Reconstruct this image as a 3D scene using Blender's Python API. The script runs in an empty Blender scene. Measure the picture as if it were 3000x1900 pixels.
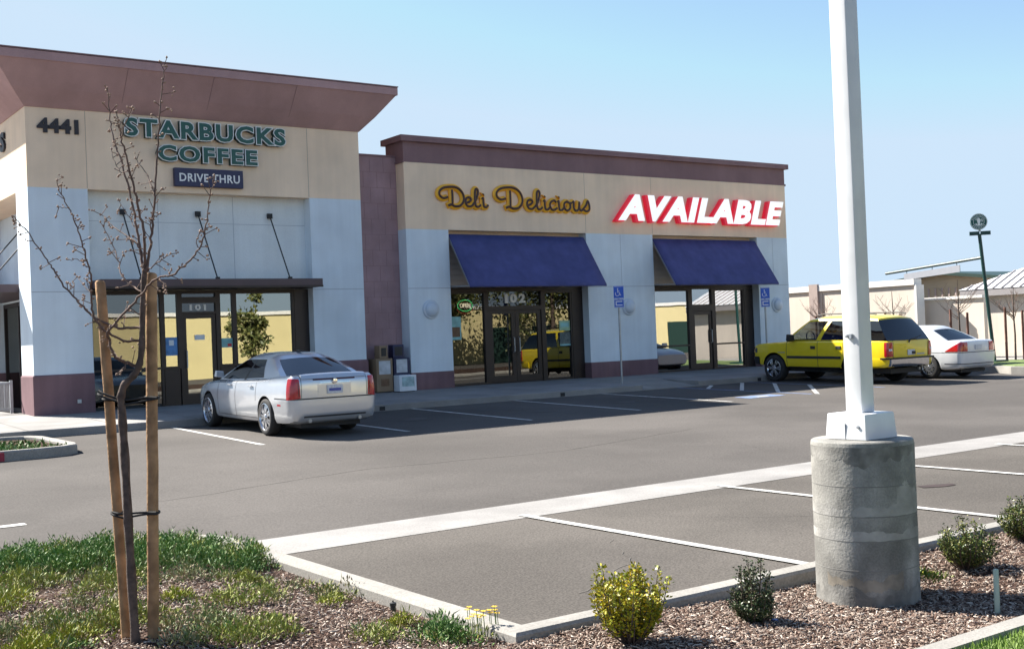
import bpy, bmesh, math, random
import numpy as np
from mathutils import Vector, Matrix, Euler
R = math.radians
random.seed(7); rng = np.random.default_rng(7)
sc = bpy.context.scene; col = sc.collection

# ------------------------------------------------------------------ camera
# world: X runs right along the shop front, Y into the lot towards the shops, Z up; camera stands over the origin
CAM_H, YAW, PITCH, ROLL = 1.78, 0.62014, 0.010573, -0.03977
c_, s_ = math.cos(YAW), math.sin(YAW)
fw = Vector((s_, c_, 0)); rt = Vector((c_, -s_, 0)); up = Vector((0, 0, 1))
f2 = fw*math.cos(PITCH) + up*math.sin(PITCH); u2 = up*math.cos(PITCH) - fw*math.sin(PITCH)
r3 = rt*math.cos(ROLL) + u2*math.sin(ROLL); u3 = u2*math.cos(ROLL) - rt*math.sin(ROLL)
cd = bpy.data.cameras.new('camera'); cam = bpy.data.objects.new('camera', cd); col.objects.link(cam)
m = Matrix((r3, u3, -f2)).transposed().to_4x4(); m.translation = (0, 0, CAM_H); cam.matrix_world = m
cd.sensor_width = 36; cd.lens = 41.113; cd.clip_end = 2000; cd.clip_start = .1
sc.camera = cam
# ------------------------------------------------------------------ light
SUN_AZ, SUN_EL = R(-25), R(42.5)          # azimuth from +Y towards +X
tosun = Vector((math.sin(SUN_AZ)*math.cos(SUN_EL), math.cos(SUN_AZ)*math.cos(SUN_EL), math.sin(SUN_EL)))
w = bpy.data.worlds.new("World"); sc.world = w; w.use_nodes = True
nt = w.node_tree; bg = nt.nodes['Background']
sky = nt.nodes.new('ShaderNodeTexSky'); sky.sky_type = 'NISHITA'; sky.sun_disc = False
sky.sun_elevation = SUN_EL; sky.sun_rotation = SUN_AZ
sky.altitude = 100; sky.air_density = 1.0; sky.dust_density = .35; sky.ozone_density = 2.0
dk = nt.nodes.new('ShaderNodeMix'); dk.data_type = 'RGBA'; dk.blend_type = 'DARKEN'; dk.inputs[0].default_value = 1; dk.inputs[7].default_value = (3.0, 3.8, 4.65, 1)   # keeps the low sky pale blue
nt.links.new(sky.outputs[0], dk.inputs[6]); nt.links.new(dk.outputs[2], bg.inputs[0]); bg.inputs[1].default_value = 0.069
sl = bpy.data.lights.new('sun', 'SUN'); sl.energy = 5.0; sl.angle = R(.5); sl.color = (1, .95, .87)
so = bpy.data.objects.new('sun', sl); col.objects.link(so)
so.rotation_euler = (-tosun).to_track_quat('-Z', 'Y').to_euler()
vs = sc.view_settings; vs.view_transform = 'Standard'; vs.look = 'None'; vs.gamma = 1; vs.exposure = 1.6
try: sc.cycles.max_bounces = 8; sc.cycles.transparent_max_bounces = 16; sc.cycles.caustics_reflective = False
except Exception: pass

# ------------------------------------------------------------------ materials
MATS = {}
def mat(name, colr, rough=.7, metal=0., var=.12, scale=6., bump=0., bscale=120., spec=.5, coat=0., ramp=None, spk=0., spkscale=300., stain=0., stscale=1.2, emit=None, estr=0., streak=0.):
    if name in MATS: return MATS[name]
    M = bpy.data.materials.new(name); M.use_nodes = True; n = M.node_tree; L = n.links.new
    b = n.nodes['Principled BSDF']; b.inputs['Roughness'].default_value = rough; b.inputs['Metallic'].default_value = metal
    b.inputs['Specular IOR Level'].default_value = spec
    if coat: b.inputs['Coat Weight'].default_value = coat; b.inputs['Coat Roughness'].default_value = .04
    tc = n.nodes.new('ShaderNodeTexCoord'); co = tc.outputs['Object']
    colr = tuple(colr)+(1,)
    def noise(s, d=3.):
        t = n.nodes.new('ShaderNodeTexNoise'); t.inputs['Scale'].default_value = s; t.inputs['Detail'].default_value = d; L(co, t.inputs['Vector']); return t.outputs['Fac']
    def mul(prev, fac, lo, hi, a=.3, z=.7):
        r = n.nodes.new('ShaderNodeMapRange'); r.inputs[1].default_value = a; r.inputs[2].default_value = z; r.inputs[3].default_value = lo; r.inputs[4].default_value = hi; L(fac, r.inputs[0])
        x = n.nodes.new('ShaderNodeMix'); x.data_type = 'RGBA'; x.blend_type = 'MULTIPLY'; x.inputs[0].default_value = 1
        if prev is None: x.inputs[6].default_value = colr
        else: L(prev, x.inputs[6])
        L(r.outputs[0], x.inputs[7]); return x.outputs[2]
    out = None
    if ramp:
        g = n.nodes.new('ShaderNodeNewGeometry'); cr = n.nodes.new('ShaderNodeValToRGB'); e = cr.color_ramp.elements
        while len(e) < len(ramp): e.new(.5)
        for i, cc in enumerate(ramp): e[i].position = i/(len(ramp)-1); e[i].color = tuple(cc)+(1,)
        L(g.outputs['Random Per Island'], cr.inputs[0]); out = cr.outputs[0]
    if var: out = mul(out, noise(scale), 1-var, 1+var)
    if stain: out = mul(out, noise(stscale, 6), 1-stain, 1.0+stain*.3, .42, .6)
    if streak:
        mp = n.nodes.new('ShaderNodeMapping'); mp.inputs['Scale'].default_value = (3.5, 3.5, .22); L(tc.outputs['Object'], mp.inputs[0]); tn = n.nodes.new('ShaderNodeTexNoise'); tn.inputs['Scale'].default_value = 1.6; tn.inputs['Detail'].default_value = 5; L(mp.outputs[0], tn.inputs['Vector'])
        out = mul(out, tn.outputs['Fac'], 1-streak, 1+streak*.4, .40, .62)
    if spk: out = mul(out, noise(spkscale, 2), 1-spk, 1+spk, .35, .65)
    if out is None: b.inputs['Base Color'].default_value = colr
    else: L(out, b.inputs['Base Color'])
    if bump:
        bp = n.nodes.new('ShaderNodeBump'); bp.inputs['Strength'].default_value = bump; bp.inputs['Distance'].default_value = .01
        L(noise(bscale, 4), bp.inputs['Height']); L(bp.outputs[0], b.inputs['Normal'])
    if emit: b.inputs['Emission Color'].default_value = tuple(emit)+(1,); b.inputs['Emission Strength'].default_value = estr
    MATS[name] = M; return M
def glassmat(name, tint, refl, rough=.0, rc=(1,1,1)):
    M = bpy.data.materials.new(name); M.use_nodes = True; n = M.node_tree; n.nodes.clear(); L = n.links.new
    o = n.nodes.new('ShaderNodeOutputMaterial'); mx = n.nodes.new('ShaderNodeMixShader'); t = n.nodes.new('ShaderNodeBsdfTransparent'); g = n.nodes.new('ShaderNodeBsdfGlossy')
    t.inputs[0].default_value = tuple(tint)+(1,); g.inputs['Roughness'].default_value = rough; g.inputs[0].default_value = tuple(rc)+(1,)
    fr = n.nodes.new('ShaderNodeLayerWeight'); fr.inputs[0].default_value = .25
    mr = n.nodes.new('ShaderNodeMapRange'); mr.inputs[3].default_value = refl; mr.inputs[4].default_value = min(1, refl+.5); L(fr.outputs['Fresnel'], mr.inputs[0])
    tc = n.nodes.new('ShaderNodeTexCoord'); nz = n.nodes.new('ShaderNodeTexNoise'); nz.inputs['Scale'].default_value = .9; nz.inputs['Detail'].default_value = 1; L(tc.outputs['Object'], nz.inputs['Vector'])
    bp = n.nodes.new('ShaderNodeBump'); bp.inputs['Strength'].default_value = .05; bp.inputs['Distance'].default_value = .02; L(nz.outputs['Fac'], bp.inputs['Height']); L(bp.outputs[0], g.inputs['Normal'])
    L(mr.outputs[0], mx.inputs[0]); L(t.outputs[0], mx.inputs[1]); L(g.outputs[0], mx.inputs[2]); L(mx.outputs[0], o.inputs[0]); MATS[name] = M; return M

mat('asphalt', (.096, .087, .080), .95, var=.10, scale=.35, stain=.17, stscale=.25, spk=.16, spkscale=42, bump=.4, bscale=60, spec=.2)
mat('asphalt_near', (.094, .084, .074), .95, var=.10, scale=.5, stain=.10, stscale=.5, spk=.24, spkscale=55, bump=.5, bscale=60, spec=.2)
mat('concrete', (.275, .263, .25), .85, var=.10, scale=1.2, stain=.14, stscale=.8, spk=.10, spkscale=60, bump=.2, bscale=80, spec=.3)
mat('concrete_pale', (.285, .27, .245), .85, var=.08, scale=1.5, stain=.12, stscale=1.6, spk=.12, spkscale=60, bump=.2, bscale=80, spec=.3)
mat('line_paint', (.52, .51, .48), .75, var=.12, scale=9, stain=.25, stscale=5)
mat('blue_paint', (.15, .21, .36), .75, var=.15, scale=9, stain=.25, stscale=5)
mat('red_paint', (.30, .03, .05), .7, var=.12, scale=8, stain=.2, stscale=5)
mat('stucco_pale', (.70, .775, .83), .9, var=.05, scale=.9, stain=.06, stscale=.7, spk=.05, spkscale=90, bump=.35, bscale=90, spec=.2, streak=.03)
mat('stucco_recess', (.78, .82, .82), .9, var=.05, scale=.9, stain=.06, stscale=.7, spk=.05, spkscale=90, bump=.35, bscale=90, spec=.2, streak=.03)
mat('stucco_beige', (.90, .695, .505), .9, var=.05, scale=.9, stain=.07, stscale=.7, spk=.05, spkscale=90, bump=.35, bscale=90, spec=.2, streak=.03)
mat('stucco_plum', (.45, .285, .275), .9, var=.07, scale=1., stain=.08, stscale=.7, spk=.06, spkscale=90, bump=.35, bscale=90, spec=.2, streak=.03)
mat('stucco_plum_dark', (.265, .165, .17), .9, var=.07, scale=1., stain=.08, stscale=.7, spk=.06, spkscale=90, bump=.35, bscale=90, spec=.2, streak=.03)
mat('base_plum', (.215, .13, .14), .9, var=.07, scale=1., stain=.12, stscale=.9, spk=.06, spkscale=90, bump=.35, bscale=90, spec=.2, streak=.08)
mat('block_plum', (.38, .25, .26), .95, var=.10, scale=2., stain=.10, stscale=.6, spk=.08, spkscale=70, bump=.5, bscale=70, spec=.2, streak=.03)
mat('joint', (.40, .44, .48), .9, var=.05); mat('joint_beige', (.50, .40, .31), .9, var=.05); mat('joint_plum', (.27, .17, .175), .9, var=.05)
mat('bronze', (.035, .026, .024), .42, .3, var=.1, scale=3)
mat('bronze_canopy', (.085, .058, .066), .45, .2, var=.08, scale=3)
mat('navy_cloth', (.082, .090, .225), .9, var=.10, scale=4, stain=.08, stscale=1.5, bump=.25, bscale=200, spec=.15)
mat('siding', (.62, .53, .45), .7, var=.08, scale=2)
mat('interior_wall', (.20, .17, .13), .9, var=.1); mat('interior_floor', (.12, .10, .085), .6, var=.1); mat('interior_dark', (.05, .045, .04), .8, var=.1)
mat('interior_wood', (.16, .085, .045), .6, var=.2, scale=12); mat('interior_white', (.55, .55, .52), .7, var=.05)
mat('white_metal', (.66, .67, .68), .4, var=.03, scale=3, stain=.05, stscale=3, spec=.5, streak=.035)
mat('galv', (.36, .38, .40), .4, .6, var=.1, scale=9)
mat('black_metal', (.022, .022, .024), .5, .2, var=.1); mat('black_plastic', (.02, .02, .021), .55, var=.1); mat('rubber', (.022, .021, .021), .85, var=.15, scale=14)
mat('footing', (.275, .266, .245), .92, var=.22, scale=2.6, stain=.30, stscale=3.2, spk=.10, spkscale=90, bump=.3, bscale=60, spec=.25, streak=.16)
mat('footing_band', (.31, .30, .28), .92, var=.25, scale=3.6, stain=.2, stscale=6, bump=.4, bscale=50, spec=.25)
mat('footing_stain', (.19, .183, .168), .95, var=.3, scale=7, stain=.3, stscale=9, bump=.3, bscale=60); mat('footing_rust', (.235, .205, .165), .95, var=.25, scale=7, stain=.25, stscale=9); mat('footing_seam', (.16, .155, .145), .95, var=.2)
mat('seam_dark', (.10, .09, .08), .9, var=.2)
mat('rod_black', (.015, .015, .018), .5, .3, var=.05)
mat('sign_green', (.008, .085, .068), .4, var=.05, spec=.5); mat('sign_green_dark', (.006, .045, .04), .45, var=.05)
mat('sign_white', (.80, .80, .78), .45, var=.03); mat('white_added_glow', (.82, .82, .82), .4, var=.02, emit=(1, 1, 1), estr=.22); mat('red_added_glow', (.6, .01, .03), .4, var=.04, emit=(1, .02, .07), estr=.11); mat('sign_navy', (.022, .024, .075), .45, var=.05); mat('sign_red', (.52, .008, .03), .45, var=.05)  # AVAILABLE letter white and red carry a faint added glow to look brighter
mat('sign_black', (.02, .015, .02), .5, var=.05); mat('sign_gold', (.95, .48, .03), .4, var=.06); mat('sign_brown', (.055, .016, .012), .45, var=.06)
mat('sign_blue', (.02, .10, .52), .45, var=.05)
mat('lampshade', (.55, .62, .70), .35, var=.04)
mat('wood_stake', (.37, .225, .12), .85, var=.3, scale=9, stain=.30, stscale=7, bump=.6, bscale=40, spec=.2)
mat('far_stake', (.15, .068, .05), .85, var=.2, scale=9)
mat('bark', (.115, .085, .07), .9, var=.3, scale=25, stain=.2, stscale=14, bump=.5, bscale=90, spec=.2)
mat('twig', (.13, .08, .06), .85, var=.25, scale=40); mat('bud', (.30, .20, .14), .8, var=.3, scale=60)
mat('soil', (.06, .037, .028), 1., var=.3, scale=6, stain=.3, stscale=3, spk=.4, spkscale=60, bump=1., bscale=40, spec=.1)
mat('chips', (1, 1, 1), .9, var=0, spec=.15, ramp=[(.025, .014, .011), (.13, .08, .06), (.23, .16, .125), (.33, .26, .21), (.07, .04, .03), (.62, .54, .46), (.04, .022, .018), (.18, .12, .095), (.42, .35, .29)])
GR = dict(g0=[(.03, .085, .012), (.09, .19, .03), (.06, .14, .03), (.15, .25, .06), (.27, .34, .16)], g1=[(.10, .14, .02), (.24, .28, .05), (.32, .34, .08), (.17, .20, .04), (.38, .32, .15)],
          g2=[(.08, .13, .04), (.19, .23, .09), (.28, .28, .15), (.27, .19, .10), (.13, .17, .06)], g3=[(.12, .18, .016), (.26, .30, .025), (.35, .34, .035), (.17, .21, .025), (.38, .31, .08)])
for k, v in GR.items(): mat(k, (1, 1, 1), .6, var=0, spec=.3, ramp=v)
mat('leaf_gold', (1, 1, 1), .45, var=0, spec=.4, ramp=[(.10, .15, .01), (.34, .34, .02), (.48, .42, .03), (.22, .27, .02), (.52, .34, .02), (.07, .11, .012)])
mat('leaf_dark', (1, 1, 1), .45, var=0, spec=.4, ramp=[(.014, .035, .010), (.03, .06, .018), (.06, .095, .03), (.10, .10, .05), (.02, .045, .013), (.16, .12, .07)])
mat('leaf_mixed', (1, 1, 1), .45, var=0, spec=.4, ramp=[(.02, .045, .012), (.05, .09, .02), (.12, .15, .03), (.19, .18, .04), (.03, .06, .016)])
mat('leaf_tree', (1, 1, 1), .5, var=0, ramp=[(.05, .07, .02), (.12, .13, .04), (.18, .17, .05)])
mat('flower', (.80, .55, .01), .6, var=.1)
mat('lawn', (.13, .18, .05), .9, var=.3, scale=12); mat('blade', (1, 1, 1), .6, var=0, ramp=[(.07, .14, .015), (.13, .22, .03), (.20, .28, .05)])
mat('far_wall', (.64, .565, .485), .9, var=.04, scale=.5, stain=.05, stscale=.4, bump=.2, spec=.2, streak=.03); mat('far_trim', (.70, .68, .65), .6, var=.03); mat('far_pilaster', (.36, .29, .26), .9, var=.05)
mat('far_siding', (.42, .33, .22), .6, var=.06, scale=1.); mat('far_green', (.012, .034, .026), .5, var=.06); mat('far_roof', (.66, .66, .67), .4, .1, var=.04); mat('far_fascia', (.27, .25, .25), .6, var=.05)
mat('tan_wall', (.60, .51, .27), .9, var=.04, scale=.6)
glassmat('shop_glass', (.34, .34, .31), .33, rc=(.93, .94, .86)); glassmat('shop_glass_dark', (.22, .21, .19), .15, rc=(.95, .95, .9)); glassmat('shop_glass_bright', (.34, .35, .34), .38)
glassmat('transom_glass', (.10, .10, .10), .09); glassmat('car_glass', (.04, .05, .06), .13); glassmat('car_glass_clear', (.55, .62, .6), .12); glassmat('car_tint', (.015, .016, .022), .10)
mat('silver_paint', (.62, .64, .67), .24, .55, var=.02, coat=.7, spec=.5); mat('yellow_paint', (.76, .57, .012), .34, .05, var=.03, coat=.7); mat('white_paint', (.66, .68, .71), .32, .15, var=.02, coat=.6)
mat('chrome', (.72, .73, .76), .12, 1., var=.04, scale=8); mat('alloy', (.62, .63, .66), .22, .9, var=.05, scale=8)
mat('tail_red', (.42, .006, .014), .15, var=.1, scale=20, coat=.8); mat('seam', (.03, .03, .034), .6, var=0); mat('car_dark', (.018, .018, .02), .7, var=.1); mat('seat_cloth', (.06, .058, .06), .9, var=.1)
mat('plate', (.62, .63, .66), .5, var=.2, scale=40); mat('plate_blue', (.08, .1, .35), .5, var=.1); mat('tail_dark', (.06, .006, .01), .2, var=.05, coat=.6); mat('amber', (.55, .16, .02), .3, var=.1)
mat('paper_tan', (.24, .165, .10), .6, var=.08, scale=4); mat('paper_navy', (.018, .022, .07), .5, var=.08); mat('paper_white', (.70, .74, .78), .5, var=.05)
mat('print', (.34, .48, .50), .6, var=.3, scale=6); mat('print_grey', (.48, .50, .52), .6, var=.22, scale=5); mat('print_yellow', (.6, .6, .1), .6, var=.3, scale=14); mat('poster_teal', (.25, .50, .50), .6, var=.25, scale=6); mat('poster_green', (.35, .52, .34), .6, var=.3, scale=6); mat('poster_dark', (.10, .13, .13), .6, var=.5, scale=10); mat('poster_blue', (.10, .25, .52), .6, var=.3, scale=8)
mat('neon_green', (.05, .4, .15), .4, var=0, emit=(.1, 1, .35), estr=3.5); mat('neon_white', (.6, .6, .5), .4, var=0, emit=(1, .95, .8), estr=4.5); mat('neon_red', (.4, .05, .05), .4, var=0, emit=(1, .1, .1), estr=.7)
mat('pvc', (.30, .36, .30), .6, var=.1); mat('valve_blue', (.02, .09, .35), .5, var=.1); mat('banner', (.30, .31, .34), .6, var=.05); mat('oil', (.062, .056, .052), .8, var=.25, scale=3, spk=.2, spkscale=45); mat('stain', (.034, .02, .018), .9, var=.2, scale=5)

# ------------------------------------------------------------------ mesh helpers
def org(p):
    v = Vector((0, 0, 0))
    while p is not None: v += p.location; p = p.parent
    return v
def link(name, me, material, parent=None):
    o = bpy.data.objects.new(name, me); col.objects.link(o)
    if material is not None and not me.materials: me.materials.append(MATS[material])
    if parent is not None: o.parent = parent
    return o
def thing(name, label, cat, loc=(0, 0, 0), rz=0, group=None, kind=None):
    o = bpy.data.objects.new(name, None); col.objects.link(o); o.location = loc; o.rotation_euler = (0, 0, rz); o.empty_display_size = .2
    return tag(o, label, cat, group, kind)
def tag(o, label=None, cat=None, group=None, kind=None):
    if label: o['label'] = label
    if cat: o['category'] = cat
    if group: o['group'] = group
    if kind: o['kind'] = kind
    return o
class MB:
    def __init__(s): s.v = []; s.f = []
    def add(s, vs, fs):
        k = len(s.v); s.v += [tuple(v) for v in vs]; s.f += [tuple(i+k for i in f) for f in fs]; return s
    def box(s, x0, x1, y0, y1, z0, z1):
        return s.hexa([(x0,y0,z0),(x1,y0,z0),(x1,y1,z0),(x0,y1,z0)], [(x0,y0,z1),(x1,y0,z1),(x1,y1,z1),(x0,y1,z1)])
    def hexa(s, a, b):
        n = len(a); return s.add(list(a)+list(b), [tuple(range(n))[::-1], tuple(range(n, 2*n))] + [(i, (i+1) % n, n+(i+1) % n, n+i) for i in range(n)])
    def prism_xz(s, poly, y0, y1):      # polygon in x,z extruded along y
        return s.hexa([(x, y0, z) for x, z in poly], [(x, y1, z) for x, z in poly])
    def prism_yz(s, poly, x0, x1): return s.hexa([(x0, y, z) for y, z in poly], [(x1, y, z) for y, z in poly])
    def prism_xy(s, poly, z0, z1): return s.hexa([(x, y, z0) for x, y in poly], [(x, y, z1) for x, y in poly])
    def tube(s, pts, rad, n=8, cap=True):
        P = [Vector(p) for p in pts]; k0 = len(s.v); u = None
        if not hasattr(rad, '__len__'): rad = [rad]*len(P)
        for i, p in enumerate(P):
            t = (P[min(i+1, len(P)-1)]-P[max(i-1, 0)]).normalized()
            if u is None: u = t.orthogonal().normalized()
            else: u = (u-t*u.dot(t)); u = u.normalized() if u.length > 1e-6 else t.orthogonal().normalized()
            v = t.cross(u)
            for j in range(n):
                a = 2*math.pi*j/n; s.v.append(tuple(p+(u*math.cos(a)+v*math.sin(a))*rad[i]))
        for i in range(len(P)-1):
            for j in range(n): s.f.append((k0+i*n+j, k0+i*n+(j+1) % n, k0+(i+1)*n+(j+1) % n, k0+(i+1)*n+j))
        if cap: s.f.append(tuple(k0+j for j in range(n))[::-1]); s.f.append(tuple(k0+(len(P)-1)*n+j for j in range(n)))
        return s
    def lathe(s, prof, n=24, o=(0, 0, 0), ax='z', cap=True):   # profile (r, h)
        k0 = len(s.v)
        for r, h in prof:
            for j in range(n):
                a = 2*math.pi*j/n; x, y = r*math.cos(a), r*math.sin(a)
                p = (x, y, h) if ax == 'z' else ((x, h, y) if ax == 'y' else (h, x, y)); s.v.append((p[0]+o[0], p[1]+o[1], p[2]+o[2]))
        for i in range(len(prof)-1):
            for j in range(n): s.f.append((k0+i*n+j, k0+i*n+(j+1) % n, k0+(i+1)*n+(j+1) % n, k0+(i+1)*n+j))
        if cap and prof[0][0] > 1e-4: s.f.append(tuple(k0+j for j in range(n))[::-1])
        if cap and prof[-1][0] > 1e-4: s.f.append(tuple(k0+(len(prof)-1)*n+j for j in range(n)))
        return s
    def build(s, name, material, parent=None, smooth=None, world=True, fix=True, bevel=0):
        me = bpy.data.meshes.new(name); o = org(parent) if (world and parent) else Vector((0, 0, 0))
        me.from_pydata([(v[0]-o.x, v[1]-o.y, v[2]-o.z) for v in s.v], [], s.f)
        if fix:
            bm = bmesh.new(); bm.from_mesh(me); bmesh.ops.remove_doubles(bm, verts=bm.verts, dist=1e-6) if smooth else None
            bmesh.ops.recalc_face_normals(bm, faces=bm.faces)
            if bevel: bmesh.ops.bevel(bm, geom=bm.edges[:], offset=bevel, segments=2, affect='EDGES', profile=.6)
            bm.to_mesh(me); bm.free()
        if smooth:
            me.polygons.foreach_set('use_smooth', [True]*len(me.polygons)); me.set_sharp_from_angle(angle=R(smooth))
        me.update(); return link(name, me, material, parent)
def npmesh(name, V, F, material, parent=None, smooth=False):
    me = bpy.data.meshes.new(name); V = np.asarray(V, np.float32); F = np.asarray(F, np.int32); k = F.shape[1]
    o = org(parent) if parent is not None else Vector((0,0,0)); V = V-np.array([o.x, o.y, o.z], np.float32)
    me.vertices.add(len(V)); me.vertices.foreach_set('co', V.ravel()); me.loops.add(F.size); me.loops.foreach_set('vertex_index', F.ravel())
    me.polygons.add(len(F)); me.polygons.foreach_set('loop_start', np.arange(len(F), dtype=np.int32)*k); me.update(calc_edges=True); me.validate()
    return link(name, me, material, parent)
def evalmesh(o):
    dg = bpy.context.evaluated_depsgraph_get(); dg.update(); return bpy.data.meshes.new_from_object(o.evaluated_get(dg), depsgraph=dg)
def text_mesh(body, offset=0., extrude=.1, shear=0., space=1., res=3):
    cu = bpy.data.curves.new('t', 'FONT'); cu.body = body; cu.offset = offset; cu.extrude = extrude; cu.shear = shear; cu.space_character = space; cu.resolution_u = res
    o = bpy.data.objects.new('t', cu); col.objects.link(o); bpy.context.view_layer.update(); me = evalmesh(o)
    bpy.data.objects.remove(o); bpy.data.curves.remove(cu); return me
def sign_text(name, body, u0, u1, z0, z1, yfront, depth, material, parent, offset=0., shear=0., space=1., ref=None, face=0):
    # lettering on a wall that faces -Y; bounding box fitted to u0..u1, z0..z1
    me = text_mesh(body, offset, .5, shear, space); n = len(me.vertices); a = np.empty(n*3, np.float32); me.vertices.foreach_get('co', a); a = a.reshape(-1, 3)
    lo, hi = (a.min(0), a.max(0)) if ref is None else ref
    V = np.empty_like(a); V[:, 0] = u0+(a[:, 0]-lo[0])/(hi[0]-lo[0])*(u1-u0); V[:, 2] = z0+(a[:, 1]-lo[1])/(hi[1]-lo[1])*(z1-z0); V[:, 1] = yfront+(.5-a[:, 2])*depth
    p = org(parent) if parent is not None else Vector((0,0,0)); V -= np.array([p.x, p.y, p.z], np.float32)
    me.vertices.foreach_set('co', V.ravel()); me.update(); me.materials.clear(); me.name = name
    return link(name, me, material, parent), (lo, hi)
def catmull(P, k=6):
    P = [np.array(p, float) for p in P]; out = []
    for i in range(len(P)-1):
        a, b, c, d = P[max(i-1, 0)], P[i], P[i+1], P[min(i+2, len(P)-1)]
        for j in range(k):
            t = j/k; out.append(.5*((2*b)+(c-a)*t+(2*a-5*b+4*c-d)*t*t+(3*b-a-3*c+d)*t**3))
    out.append(P[-1]); return out
def gz(y): return min(.30, max(0, (y-9.8)*.02))     # the lot rises 2 % from the valley gutter towards the shops
def leaves(C, A, ln, wd, nrm=None):
    # C centres (N,3), A unit axes (N,3), ln/wd arrays -> folded diamond leaves
    N = len(C); r = rng.normal(size=(N, 3)); S = np.cross(A, r); S /= np.linalg.norm(S, axis=1)[:, None]+1e-9; U = np.cross(S, A)
    ln = np.asarray(ln)[:, None]; wd = np.asarray(wd)[:, None]
    V = np.stack([C, C+A*ln*.5+S*wd*.5+U*wd*.15, C+A*ln, C+A*ln*.5-S*wd*.5+U*wd*.15], 1).reshape(-1, 3)
    F = np.arange(4*N).reshape(-1, 4); return V, F

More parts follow.
